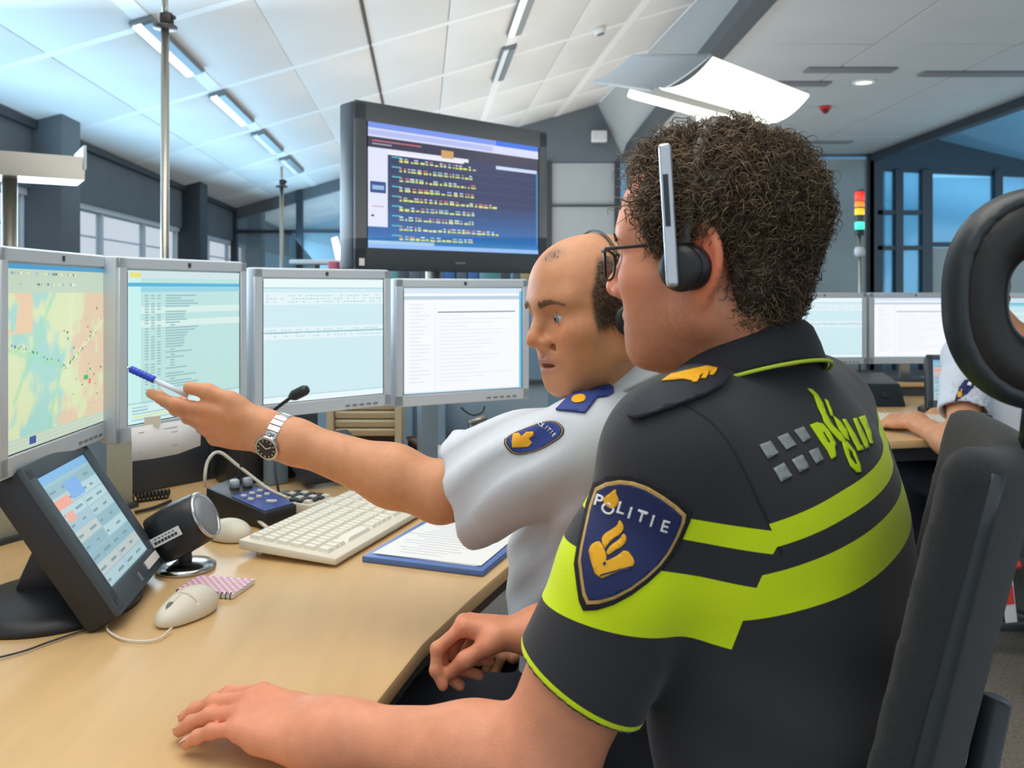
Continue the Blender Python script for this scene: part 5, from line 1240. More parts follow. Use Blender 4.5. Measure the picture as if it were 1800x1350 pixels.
def torso_node(N, H, f, l, shL, shR, k=1.0, belly=1.0, trap=0.0):
    up = nrm(N - H); R = np.stack([f, l, up], 1)
    R[:, 0] = nrm(R[:, 0] - up * (R[:, 0] @ up)); R[:, 1] = np.cross(up, R[:, 0])
    ln = np.linalg.norm(N - H)
    ns = [ell(N - up * .17, V(.112, .178, .17) * k, R), ell(N - up * ln * .62 + R[:, 0] * .012 * belly, V(.122 * belly, .168, .20) * k, R), ell(H + up * .03, V(.12, .172, .14) * k, R)]
    for s in (shL, shR):
        ns += [cone(N - up * .060, s, .050 * k, .052 * k), cone(N - up * (.022 - trap), N * .45 + s * .55 - up * (.012 - trap), .044, .036), cone(s, s * .75 + (N - up * .25) * .25, .055 * k, .07 * k)]
    return U(ns, .045)
def skin_mat():
    m = mat('skin', (0.5, 0.3, 0.2), 0.48, attr='Col', bump=0.22, bscale=420, var=0.06, vscale=60, sss=0.12)
    return m
M_skin = skin_mat()
def leg_set(o, H, f, l, knees, ankles, mt, rt=.085, name='trousers', shoe=True, h=.012):
    ns = []
    for s, kn, an in zip((1, -1), knees, ankles):
        hp = H + l * s * .09 - V(0, 0, .03); kn = V(*kn); an = V(*an)
        ns += [U([cone(hp, kn, rt, rt * .74), cone(kn, an, rt * .74, rt * .6)], .03)]
    n = U(ns + [ell(H - V(0, 0, .02), (.15, .18, .13), np.stack([f, l, V(0, 0, 1)], 1))], .03)
    n = disp(n, lambda p: .004 * vnoise(p, 28, 2.0))
    pts = np.array([H] + [V(*k) for k in knees] + [V(*a) for a in ankles])
    sdf_mesh(name, n, pts.min(0) - .24, pts.max(0) + .24, h, mt, o)
    if shoe:
        for an in ankles:
            a = V(*an); n = U([ell(a + f * .06 + V(0, 0, -.045), (.135, .048, .045), np.stack([f, l, V(0, 0, 1)], 1)), cone(a, a - V(0, 0, .03), .045, .04)], .03)
            n = I(n, plane((0, 0, .006), (0, 0, -1)))
            sdf_mesh('shoe', n, a - .24, a + .24, .010, M_black, o)
def eyes(o, L, sc=1.0, iris=(0.16, 0.22, 0.26)):
    Mw = mat('eye_white', srgb(206, 194, 188), 0.2); Mi = mat('iris_%d' % int(iris[2] * 100), iris, 0.15); Mp = mat('pupil', (0.01, 0.01, 0.01), 0.1)
    for s in (-1, 1):
        c = L(.0705, s * .031, .0005); f = nrm(L(1, -.02, -.10) - L(0, 0, 0)); sd = nrm(np.cross(V(0, 0, 1), f)); uu = np.cross(f, sd); Rz = np.stack([sd, uu, f], 1)
        m = MB(); r = .0122 * sc; m.lathe([(r * math.sin(a), r * math.cos(a)) for a in np.linspace(math.pi - .05, .05, 18)], c, Rz, 24); e = part('eye', m, Mw, o, smooth=True)
        m = MB(); m.lathe([((r + .0003) * math.sin(a), (r + .0003) * math.cos(a)) for a in np.linspace(.56, .02, 8)], c, Rz, 24); part('iris', m, Mi, e, smooth=True)
        m = MB(); m.lathe([((r + .0006) * math.sin(a), (r + .0006) * math.cos(a)) for a in np.linspace(.22, .02, 6)], c, Rz, 20); part('pupil', m, Mp, e, smooth=True)
def brow(o, L, s, mt, seed, node, O, R, n=220, w=.0034):
    g = np.random.default_rng(seed); t = g.random(n); y = s * (.012 + .042 * t); z = .0195 + .0075 * np.sin(t * 2.0) - .006 * t * t + g.uniform(-w, w, n) * (1 - .6 * t)
    st = O + np.stack([np.full(n, .16), y, z], 1) @ R.T; d = np.tile(R @ V(-1, 0, 0), (n, 1)); p0 = trace(node, st, d, 26)
    dv = np.stack([-.25 * np.ones(n), s * (.5 + .6 * t), .8 - 1.3 * t], 1) @ R.T; dv /= np.linalg.norm(dv, axis=1)[:, None]; out = (R @ V(.9, s * .3, .1))[None]
    strands('eyebrow', np.stack([p0 - out * .0006, p0 + out * .0012 + dv * .003, p0 + out * .0010 + dv * .007], 1), np.tile(np.array([.00055, .00055, .0002]), (n, 1)), np.tile(np.array(mt), (n, 1)) * g.uniform(.7, 1.3, (n, 1)), M_hairA, o)
def blend(c, col, w): return c * (1 - w[:, None]) + np.array(col)[None, :] * w[:, None]
def head_local(v, O, R, sc=1.0): return (v - O) @ R / sc
def gauss(q, c, r): return np.exp(-(((q - np.array(c)) / np.array(r)) ** 2).sum(-1))
SK_A = np.array(srgb(224, 150, 114)); SK_B = np.array(srgb(210, 148, 106)); 
def face_cols(v, O, R, base, sc=1.0, stubble=.4, red=1.0, lips=(0.42, .17, .14), scalp=None):
    c = np.tile(base, (len(v), 1)); q = head_local(v, O, R, sc); near = (np.abs(q) < .16).all(1)
    c *= (1 + .05 * vnoise(v, 90)[:, None])
    redc = base * np.array([1.06, .72, .66])
    for s in (-1, 1):
        c = blend(c, redc, near * .75 * red * gauss(q, (.06, s * .045, -.025), (.03, .022, .022)))
        c = blend(c, redc * np.array([1.05, .85, .8]), near * .9 * red * (np.abs(q[:, 1]) > .072) * gauss(q, (-.018, s * .085, -.012), (.03, .016, .04)))
    c = blend(c, redc, near * .8 * red * gauss(q, (.11, 0, -.028), (.02, .018, .014)))
    st = np.clip(gauss(q, (.06, 0, -.085), (.055, .06, .032)) * 1.1 + gauss(q, (.01, .055, -.06), (.03, .03, .03)) + gauss(q, (.01, -.055, -.06), (.03, .03, .03)), 0, 1) * (1 + .25 * vnoise(v, 700))
    c = blend(c, base * np.array([.52, .50, .50]), near * stubble * np.clip(st, 0, 1))
    lp_ = near * np.clip(gauss(q, (.088, 0, -.061), (.012, .022, .0065)) + gauss(q, (.086, 0, -.074), (.012, .020, .007)), 0, 1)
    c = blend(c, lips, np.clip(lp_ * 1.2, 0, .85))
    if scalp is not None: c = blend(c, scalp[0], near * scalp[1](q))
    return c

# ================================================================== the younger officer, dark polo, curly hair
fA, lA = frame_of(42); N_A = V(.25, .93, 1.165); H_A = V(.345, .855, .60)
sL = P(1196, 806, .80); sR = V(.374, 1.067, 1.095); eL = V(.027, .815, .795); wL = V(-.202, .912, .776); eR = V(.25, 1.14, .80); wR = V(.030, 1.125, .800)
O_A = V(.207, .90, 1.287); R_A = headframe(180 - 30, 3, 0)
A = thing('person', 'person with curly brown hair, glasses and black polo with neon yellow bands, hand on desk', 'person', (H_A[0], H_A[1], 0))
hd, L_A = head_node(O_A, R_A, 1.0, jaw=1.06)
F1 = nrm(V(-.19, .058, .030)); hL, tipsL = hand_node(wL, F1, V(.1, -.25, 1), 1, (22, 14, 8), spread=(.05, .015, -.015, -.05), thumb=((.75, .4, .3), (.95, .1, .25), (.98, -.02, .2)), sc=1.03)
F2 = nrm(V(-.19, .02, .018)); hR, tipsR = hand_node(wR, F2, V(-.25, .30, 1), -1, (52, 62, 40), spread=(.05, .0, -.04, -.08), thumb=((.6, .25, .55), (.75, -.1, .6), (.6, -.4, .6)), sc=.98,
                               per={'index': (46, 48, 30), 'middle': (56, 60, 36), 'ring': (66, 66, 40), 'pinky': (74, 66, 40)})
armL = arm_node(sL, eL, wL, (.056, .055, .047, .045, .0310)); armR = arm_node(sR, eR, wR, (.056, .052, .045, .046, .031))
core = U([cone(N_A, H_A, .07, .10), cone(N_A - V(0, 0, .06), sL, .05, .05), cone(N_A - V(0, 0, .06), sR, .05, .05)], .03)
body = U([U([hd, neck_node(L_A, N_A, .060)], .022), core, U([armL, hL], .034), U([armR, hR], .016)], .012)
def colsA(v):
    c = face_cols(v, O_A, R_A, SK_A, stubble=.85, red=1.15)
    w = gauss(v, wL + F1 * .10, (.06, .05, .03)) + gauss(v, wR + F2 * .1, (.05, .05, .05)); c = blend(c, SK_A * np.array([1.02, .78, .74]), np.clip(w, 0, 1) * .6)
    return c
bodyA, bvhA, vA = sdf_mesh('body', body, (-.46, .66, .52), (.50, 1.30, 1.44), .0028, M_skin, A, cols=colsA, mg=.036)
eyes(A, L_A, iris=(.12, .16, .14)); 
M_hairA = mat('hair_brown', (.1, .07, .05), 0.55, attr='Col', spec=.35)
brow(A, L_A, 1, srgb(62, 46, 36), 3, hd, O_A, R_A); brow(A, L_A, -1, srgb(62, 46, 36), 4, hd, O_A, R_A)
# fingernails
def nails(o, tips, F_, B_, h, k_=('index', 'middle', 'ring', 'pinky'), up=.006):
    B_ = nrm(B_ - F_ * (B_ @ F_)); a_ = math.radians(42); F_, B_ = F_ * math.cos(a_) - B_ * math.sin(a_), B_ * math.cos(a_) + F_ * math.sin(a_); T_ = np.cross(F_, B_)
    for k in k_:
        m = MB(); m.box(tips[k] + B_ * up - F_ * .002, (.011, .0095, .0016), np.stack([F_, T_, B_], 1)); part('fingernail', m, mat('nail', srgb(232, 176, 156), .3), o, bevel=.0007)
nails(A, tipsL, F1, V(.1, -.25, 1), .0)
# hair region of the scalp in head coordinates: negative inside
def hairline(q):
    x, y, z = q[..., 0], np.abs(q[..., 1]), q[..., 2]
    xf = .014 + .032 * sstep(z, -.006, .026) + .020 * (1 - sstep(y, .022, .052)) * sstep(z, .058, .088) + .004 * np.sin(z * 140)
    zb = np.where(x > -.002, -.024, -.078 + .098 * sstep(x, -.046, -.034)) + .15 * np.maximum(-.07 - x, 0)
    return np.maximum(x - xf, zb - z)
cap0 = U([ell(L_A(-.014, 0, .036), V(.098, .0765, .082), R_A), ell(L_A(.028, 0, .032), V(.062, .066, .070), R_A), ell(L_A(-.040, 0, -.03), V(.054, .062, .055), R_A)], .03)
def capf(p):
    q = head_local(p, O_A, R_A); z = q[..., 2]
    th = .0035 + .0045 * sstep(z, .0, .10) + .0022 * vnoise(p, 150) + .0018 * vnoise(p, 290, 4)
    return np.maximum(cap0(p) - th, hairline(q) * .7)
def hcol(v):
    t = .5 + .5 * vnoise(v, 120); return np.array(srgb(40, 32, 26))[None] * (1 - t[:, None]) + np.array(srgb(66, 52, 40))[None] * t[:, None]
hairo, _, _ = sdf_mesh('hair', Node(capf, O_A, .16), O_A - .15, O_A + .15, .003, M_hairA, A, cols=hcol)
g = np.random.default_rng(21); K = 14
d = g.normal(size=(60000, 3)); d /= np.linalg.norm(d, axis=1)[:, None]; c0 = L_A(-.012, 0, .02)
hp_ = trace(cap0, c0[None], d @ R_A.T, 24, .11, -1); q = head_local(hp_, O_A, R_A)
ok = hairline(q) < -.001; q = q[ok][:9500]; dl = d[ok][:9500]; n_ = len(q)
nn_ = dl * V(1, 1.25, 1.15); nn_ /= np.linalg.norm(nn_, axis=1)[:, None]; tp = np.clip(q[:, 2] / .10, 0, 1)
clump = np.stack([vnoise(q, 95, 1.0), vnoise(q, 95, 5.0), vnoise(q, 95, 9.0)], 1)          # neighbouring strands curl together
tg = V(-.3, 0, -.9) + 1.0 * clump + .6 * g.normal(size=(n_, 3)); tg[:, 2] += 1.0 * tp; tg -= nn_ * (tg * nn_).sum(1)[:, None]; tg /= np.linalg.norm(tg, axis=1)[:, None]; bn = np.cross(nn_, tg)
ln = g.uniform(.014, .030, n_) * (.75 + .6 * tp); lift = g.uniform(.006, .012, n_) + (.002 + .010 * g.random(n_) ** 1.5) * tp; cr = g.uniform(.0024, .0050, n_) * (.8 + .6 * tp)
fly = g.random(n_) < .05; lift[fly] += .007 * (.4 + tp[fly]); turns = g.uniform(.8, 1.9, n_); ph = 5 * vnoise(q, 60, 2.0) + g.uniform(-.8, .8, n_); rad = g.uniform(.00035, .00085, n_)
t = np.linspace(0, 1, K)[None]; a = ph[:, None] + turns[:, None] * 6.283 * t; amp = cr[:, None] * np.minimum(1, t * 3)
pl = q[:, None] + nn_[:, None] * (lift[:, None] * np.sin(np.minimum(1, t * 1.5) * 1.57) - .002)[..., None] + tg[:, None] * (ln[:, None] * t)[..., None] + bn[:, None] * (np.cos(a) * amp)[..., None] + nn_[:, None] * (np.sin(a) * amp)[..., None]
tone = np.clip(g.random(n_) ** 1.3 * .8 + .25 * clump[:, 0], 0, 1)[:, None]
strands('curls', O_A + pl @ R_A.T, rad[:, None] * (1 - .7 * t ** 2), np.array(srgb(64, 52, 40)) * (1 - tone) + np.array(srgb(158, 134, 102)) * tone, M_hairA, hairo)

# polo shirt
M_polo = None
tors = torso_node(N_A, H_A, fA, lA, sL, sR, 1.03, 1.06)
def hem(Sh, El, t, tilt, rad, inner, hole):
    d = nrm(El - Sh); o_ = Sh + (El - Sh) * t; n = nrm(d + np.asarray(tilt, float)); slv = U([cone(Sh, Sh * .5 + o_ * .5, rad[0], rad[1]), cone(Sh * .5 + o_ * .5, o_ + d * .06, rad[1], rad[2])], .02)
    slv = I(slv, plane(o_, n), .004)
    slv = S(slv, cone(o_ - d * hole, o_ + d * .1, inner, inner), .003)
    return slv, o_, n
slL, oL, nL = hem(sL, eL, .72, (-.16, 0, -.02), (.056, .063, .0700), .0590, .04)
slR, oR, nR = hem(sR, eR, .62, (0, 0, 0), (.060, .066, .069), .057, .05)
neckhole = U([cone(N_A + V(0, 0, -.01), L_A(-.02, 0, -.03), .066, .066)], 0)
torsg = grow(tors, .010)
def folds(p):
    q = p - N_A; return .0022 * vnoise(p, 26, 1.0) + .0032 * np.sin((q @ nrm(V(.5, -.2, 1.0))) * 62 + 2.0 * vnoise(p, 9)) * sstep(-q[..., 2], .16, .30) * sstep((q @ -fA), -.02, .10)
shirt = S(U([torsg, slL, slR], .022), neckhole, .006)
shirt = disp(shirt, folds)
shirt = I(shirt, plane(H_A - V(0, 0, .06), (0, 0, -1)))
dA = nrm(eL - sL)
def through(a, b, along):            # unit normal of the plane that holds two frame positions of the shirt and lies square to 'along'
    e = nrm(b - a); n = np.asarray(along, float); return nrm(n - e * (n @ e))
h1, h2 = pix_hit(shirt, 1380, 989), pix_hit(shirt, 1545, 905); upb = through(h1, h2, V(0, 0, 1)); 
k1, k2 = pix_hit(shirt, 1030, 927), pix_hit(shirt, 1290, 990); dnA = through(k1, k2, dA)
bk_ = [float((pix_hit(shirt, u, v) - N_A) @ upb) for u, v in ((1450, 881), (1450, 930), (1450, 977), (1450, 1060))]
ar_ = [float((pix_hit(shirt, u, v) - sL) @ dnA) for u, v in ((1250, 918), (1250, 957), (1180, 1006), (1150, 1122))]
def axd(v):
    e = eL - sL; t = np.clip((v - sL) @ e / (e @ e), 0, 1); return np.linalg.norm(v - sL - t[:, None] * e, axis=1)
sd_ = [float(axd(pix_hit(shirt, u, v)[None])[0]) for u, v in ((1215, 718), (1295, 800), (1352, 900), (1370, 968), (1335, 1080))]
sp1, sp2 = pix_hit(shirt, 1222, 722), pix_hit(shirt, 1372, 968); nS = through(sp1, sp2, lA)
shirtA, bvhSA, _ = sdf_mesh('shirt', shirt, (-.06, .60, .50), (.62, 1.30, 1.26), .0042, None, A,
        attrs={'armd': lambda v: -(v - sp1) @ nS, 'axd': axd, 'armr': lambda v: (slR(v) - torsg(v)), 'tarm': lambda v: (v - sL) @ dnA, 'cuffd': lambda v: (v - oL) @ nL, 'hgt': lambda v: (v - N_A) @ upb})
def polo_mat():
    m = bpy.data.materials.new('polo_fabric'); m.use_nodes = True; nt = m.node_tree; Nn = nt.nodes; Lk = nt.links; b = Nn['Principled BSDF']
    b.inputs['Roughness'].default_value = .85; b.inputs['Sheen Weight'].default_value = .15
    def attr(n): a = Nn.new('ShaderNodeAttribute'); a.attribute_name = n; return a.outputs['Fac']
    def mth(op, a, b_=None):
        q = Nn.new('ShaderNodeMath'); q.operation = op
        for i, x in enumerate((a, b_)):
            if x is None: continue
            if isinstance(x, (int, float)): q.inputs[i].default_value = x
            else: Lk.new(x, q.inputs[i])
        return q.outputs[0]
    def band(x, lo, hi): return mth('MULTIPLY', mth('GREATER_THAN', x, lo), mth('LESS_THAN', x, hi))
    arm = mth('MULTIPLY', mth('LESS_THAN', attr('armd'), 0.0), mth('LESS_THAN', attr('axd'), .111)); ta = attr('tarm'); h = attr('hgt')
    sleeve = mth('ADD', band(ta, ar_[0], ar_[1]), band(ta, ar_[2], ar_[3])); body_ = mth('ADD', band(h, bk_[1], bk_[0]), band(h, bk_[3], bk_[2]))
    mask = mth('ADD', mth('MULTIPLY', sleeve, arm), mth('MULTIPLY', body_, mth('SUBTRACT', 1.0, arm)))
    cuff = mth('MULTIPLY', band(attr('cuffd'), -.0085, -.0035), mth('LESS_THAN', attr('axd'), .0755))
    mask = mth('MINIMUM', mth('ADD', mask, cuff), 1.0)
    seam = mth('MULTIPLY', mth('LESS_THAN', mth('ABSOLUTE', attr('armd')), .0014), mth('LESS_THAN', attr('axd'), .117))
    mx = Nn.new('ShaderNodeMix'); mx.data_type = 'RGBA'; mx.inputs[6].default_value = srgb(43, 44, 48) + (1,); mx.inputs[7].default_value = srgb(222, 246, 0) + (1,); Lk.new(mask, mx.inputs[0])
    mx2 = Nn.new('ShaderNodeMix'); mx2.data_type = 'RGBA'; Lk.new(mx.outputs[2], mx2.inputs[6]); mx2.inputs[7].default_value = srgb(20, 20, 22) + (1,)
    Lk.new(mth('MULTIPLY', seam, mth('SUBTRACT', 1.0, mask)), mx2.inputs[0]); Lk.new(mx2.outputs[2], b.inputs['Base Color'])
    tc = Nn.new('ShaderNodeTexCoord'); n = Nn.new('ShaderNodeTexNoise'); n.inputs['Scale'].default_value = 700; Lk.new(tc.outputs['Object'], n.inputs['Vector'])
    bp = Nn.new('ShaderNodeBump'); bp.inputs['Strength'].default_value = .35; bp.inputs['Distance'].default_value = .001; Lk.new(n.outputs['Fac'], bp.inputs['Height']); Lk.new(bp.outputs[0], b.inputs['Normal'])
    return m
shirtA.data.materials.append(polo_mat())
M_polod = mat('polo_dark', srgb(40, 41, 45), .85, bump=.3, bscale=700, sheen=.1); M_lime = mat('lime_piping', srgb(196, 224, 60), .6)
def collar(o, C0, f, l, r_in, r_out, ztop, drop, mt, gap=28, pipe=None, rf=1.0, n=60, spread=0.0):
    th = np.radians(np.linspace(gap, 360 - gap, n)); rings = [[], [], [], []]
    for a in th:
        d = math.cos(a) * f * rf + math.sin(a) * l; zt = ztop(a); dr = drop * (1 + .25 * spread * max(0, math.cos(a)))
        rings[0].append(C0 + d * (r_in + .001) + V(0, 0, zt - drop * .9)); rings[1].append(C0 + d * r_in + V(0, 0, zt - .004)); rings[2].append(C0 + d * (r_in + .006) + V(0, 0, zt)); rings[3].append(C0 + d * (r_out + spread * .012 * max(0, math.cos(a))) + V(0, 0, zt - dr))
    vs = sum(rings, []); fs = [(k * n + i, k * n + i + 1, (k + 1) * n + i + 1, (k + 1) * n + i) for k in range(3) for i in range(n - 1)]
    m = MB(); m.add(vs, fs); c = part('collar', m, mt, o, smooth=True); md = c.modifiers.new('thick', 'SOLIDIFY'); md.thickness = .004; md.offset = 0
    sb_ = c.modifiers.new('sub', 'SUBSURF'); sb_.levels = 1; sb_.render_levels = 1
    if pipe:
        q = [p + nrm((p - C0) * V(1, 1, 0)) * .0035 + V(0, 0, .0035) for p in rings[3]]; m = MB(); m.tube(q, .0020, 8); part('collar_piping', m, pipe, c, smooth=True)
    return c
collar(A, V(.243, .908, 0), fA, lA, .066, .088, lambda a: 1.187 - .037 * math.cos(a + .25), .046, M_polod, pipe=M_lime)
# trousers
M_trouser = mat('navy_trouser', srgb(30, 34, 46), .85, bump=.25, bscale=500)
leg_set(A, H_A, fA, lA, [(-.06, 1.02, .565), (.16, 1.24, .575)], [(-.04, 1.10, .09), (.12, 1.33, .09)], M_trouser)

# prints on the polo
M_navy = mat('badge_navy', srgb(30, 42, 92), .7, bump=.2, bscale=900); M_gold = mat('badge_gold_edge', srgb(206, 168, 96), .6); M_yel = mat('badge_yellow', srgb(246, 180, 24), .6); M_wht = mat('badge_white', srgb(240, 240, 240), .6); M_bord = mat('badge_black', srgb(26, 27, 32), .8)
idx = lambda x, y: (x, y)
def scale_poly(pl, k, c=None):
    c = np.mean(pl, 0) if c is None else np.array(c); return [tuple(c + (np.array(p) - c) * k) for p in pl]
def smooth_poly(pl, it=2):
    for _ in range(it):
        q = []
        for i in range(len(pl)):
            a, b = np.array(pl[i]), np.array(pl[(i + 1) % len(pl)]); q += [tuple(a * .75 + b * .25), tuple(a * .25 + b * .75)]
        pl = q
    return pl
def cps(x, y, s=1389 / 360.0): return (980 + x / s, 780 + y / s)
shield = [cps(*p) for p in [(270, 300), (340, 262), (430, 245), (520, 255), (620, 290), (720, 350), (810, 415), (872, 475), (862, 530), (820, 630), (760, 740), (690, 830), (600, 915), (500, 990), (390, 1050), (290, 1082), (205, 1088), (180, 1030), (165, 930), (150, 800), (165, 700), (195, 560), (225, 430)]]
cpt = np.mean(shield, 0)
badge = lay('badge', poly_mesh([scale_poly(shield, 1.10, cpt)]), idx, bvhSA, M_bord, shirtA, lift=.0016)
lay('badge_edge', poly_mesh([shield]), idx, bvhSA, M_gold, badge, lift=.0022); lay('badge_field', poly_mesh([scale_poly(shield, .935, cpt)]), idx, bvhSA, M_navy, badge, lift=.0028)
book = [[cps(*p) for p in [(222, 740), (240, 690), (290, 662), (315, 690), (345, 770), (330, 800), (400, 770), (470, 712), (525, 790), (510, 840), (400, 868), (280, 925)]]]
flame = [[cps(*p) for p in [(432, 508), (462, 560), (440, 610), (380, 650), (345, 690), (330, 720), (308, 660), (325, 620), (380, 585), (418, 555)]], [cps(*p) for p in [(455, 602), (478, 640), (455, 690), (390, 730), (350, 760), (340, 735), (370, 690), (430, 650)]],
         [cps(*p) for p in [(415, 300), (412, 335), (430, 370), (428, 405), (395, 440), (350, 430), (330, 395), (340, 360), (380, 330)]]]
bk = lay('emblem', poly_mesh([smooth_poly(p, 1) for p in book + flame]), idx, bvhSA, M_yel, badge, lift=.0036, thick=.0008)
lay('emblem_line', poly_mesh([[cps(*p) for p in [(300, 885), (510, 825), (512, 835), (300, 897)]], [cps(*p) for p in [(318, 810), (335, 798), (340, 815), (325, 828)]]]), idx, bvhSA, M_navy, bk, lift=.0044, thick=0)
# POLITIE along a falling curve
def letters(txt, pts, hgt, bvh, mt, par, slant=0.0, wscale=1.0, skip=(), lift=.0036, step=5):
    """one print object per letter; pts: baseline frame positions with direction, one per letter"""
    for ch, (x, y, ang) in zip(txt, pts):
        me = text_mesh(ch, .012); a = math.radians(ang); w = max(v_.co.x for v_ in me.vertices) + min(v_.co.x for v_ in me.vertices)
        def xf(px, py, x=x, y=y, a=a, w=w):
            px = (px - w / 2) * hgt * wscale / .7 ; py = -py * hgt / .7; px -= slant * py
            return (x + px * math.cos(a) - py * math.sin(a), y + px * math.sin(a) + py * math.cos(a))
        lay('letter', me, xf, bvh, mt, par, lift=lift, step=step, thick=.0006)
bl = [cps(*p) for p in [(290, 425), (348, 478), (437, 470), (492, 500), (568, 522), (637, 552), (722, 588)]]
letters('POLITIE', [(x, y, 17) for x, y in bl], 21, bvhSA, M_wht, badge, slant=.0)
# grey squares and lettering across the back
M_refl = mat('reflective_grey', srgb(160, 166, 160), .5, metal=.2); M_neon = mat('neon_print', srgb(214, 242, 10), .6)
def cpb(x, y, s=4.5): return (1300 + x / s, 660 + y / s)
for pl in ([(150, 552), (235, 520), (300, 615), (218, 662)], [(292, 492), (372, 458), (440, 550), (365, 588)], [(425, 438), (498, 408), (556, 498), (500, 532)], [(262, 735), (342, 692), (408, 795), (322, 842)], [(408, 668), (488, 628), (545, 728), (468, 768)], [(542, 602), (612, 572), (656, 665), (600, 702)]):
    lay('reflective_square', poly_mesh([[cpb(*p) for p in pl]]), idx, bvhSA, M_refl, shirtA, lift=.0016)
P_ = [(552, 395), (600, 375), (650, 385), (700, 440), (755, 540), (745, 575), (758, 640), (722, 665), (690, 600), (640, 530)]; P_h = [(648, 450), (668, 455), (715, 530), (700, 540)]
wd = lay('lettering', poly_mesh([[cpb(*p) for p in P_], [cpb(*p) for p in P_h]]), idx, bvhSA, M_neon, shirtA, lift=.0016, step=6)
for nm, pls in (('flame_print', [[(530, 110), (560, 112), (605, 150), (650, 225), (680, 310), (730, 400), (800, 470), (840, 540), (790, 525), (720, 450), (660, 370), (650, 330), (610, 250), (580, 160)], [(665, 190), (690, 205), (720, 280), (735, 330), (715, 320)], [(735, 325), (790, 370), (840, 440), (860, 520), (830, 500), (780, 430)]]),
                ('letter', [[(800, 520), (840, 525), (900, 600), (950, 720), (955, 765), (920, 770), (870, 720), (830, 620)], [(850, 575), (885, 610), (925, 700), (905, 705), (865, 650)]]),
                ('letter', [[(805, 350), (830, 350), (910, 480), (945, 555), (965, 560), (970, 590), (930, 600), (880, 500)]]), ('letter', [[(890, 345), (915, 340), (1000, 520), (1015, 575), (990, 582), (940, 470)]]), ('letter', [[(935, 335), (980, 320), (995, 350), (1030, 450), (1045, 545), (1025, 540), (985, 430)]])):
    lay(nm, poly_mesh([[cpb(*p) for p in pl] for pl in pls]), idx, bvhSA, M_neon, wd, lift=.0018, step=6)
# shoulder strap with yellow bars
ep = lay('epaulette', poly_mesh([smooth_poly([(1108, 745), (1112, 712), (1150, 690), (1180, 672), (1268, 648), (1282, 665), (1262, 690), (1180, 722)], 1)]), idx, bvhSA, mat('epaulette_navy', srgb(34, 37, 48), .7), shirtA, lift=.007, thick=.006)
lay('rank_bar', poly_mesh([[(1166, 682), (1180, 672), (1240, 657), (1256, 660), (1248, 666), (1232, 670), (1215, 682), (1200, 679)]]), idx, bvhSA, M_yel, ep, lift=.0085, step=6)
for k in range(3): lay('rank_tip', poly_mesh([[(1214 + 14 * k, 684 - 6 * k), (1222 + 14 * k, 672 - 5 * k), (1230 + 14 * k, 670 - 5 * k), (1222 + 14 * k, 684 - 6 * k)]]), idx, bvhSA, M_yel, ep, lift=.0086, step=6)

# glasses and headset
gl = thing('glasses', 'thin dark framed glasses on the curly haired officer', 'glasses', L_A(.09, 0, 0)); M_gf = mat('glasses_frame', srgb(38, 40, 40), .3, metal=.3)
for s in (1, -1):
    ol = smooth_poly([(.006, .014), (.052, .016), (.056, .004), (.048, -.016), (.020, -.018), (.008, -.006)], 2)
    pts = [L_A(.1060 - 7.5 * max(0, y - .02) ** 2 - .004, s * (y + .003), z - .004) for y, z in ol]
    m = MB(); m.tube(pts, .0016, 8, closed=True); part('rim', m, M_gf, gl, smooth=True)
    m = MB(); m.add(pts + [np.mean(pts, 0)], [(i, (i + 1) % len(pts), len(pts)) for i in range(len(pts))]); part('lens', m, mat('lens_glass', (.8, .9, .9), .02, alpha=.15), gl)
    m = MB(); m.tube([L_A(.095, s * .058, .009), L_A(.085, s * .072, .010), L_A(.04, s * .078, .010), L_A(-.005, s * .0795, .010), L_A(-.028, s * .078, -.006)], .0020, 8); part('temple_arm', m, M_gf, gl, smooth=True)
m = MB(); m.tube([L_A(.1025, .009, .006), L_A(.1045, 0, .009), L_A(.1025, -.009, .006)], .0015, 8); part('bridge', m, M_gf, gl, smooth=True)
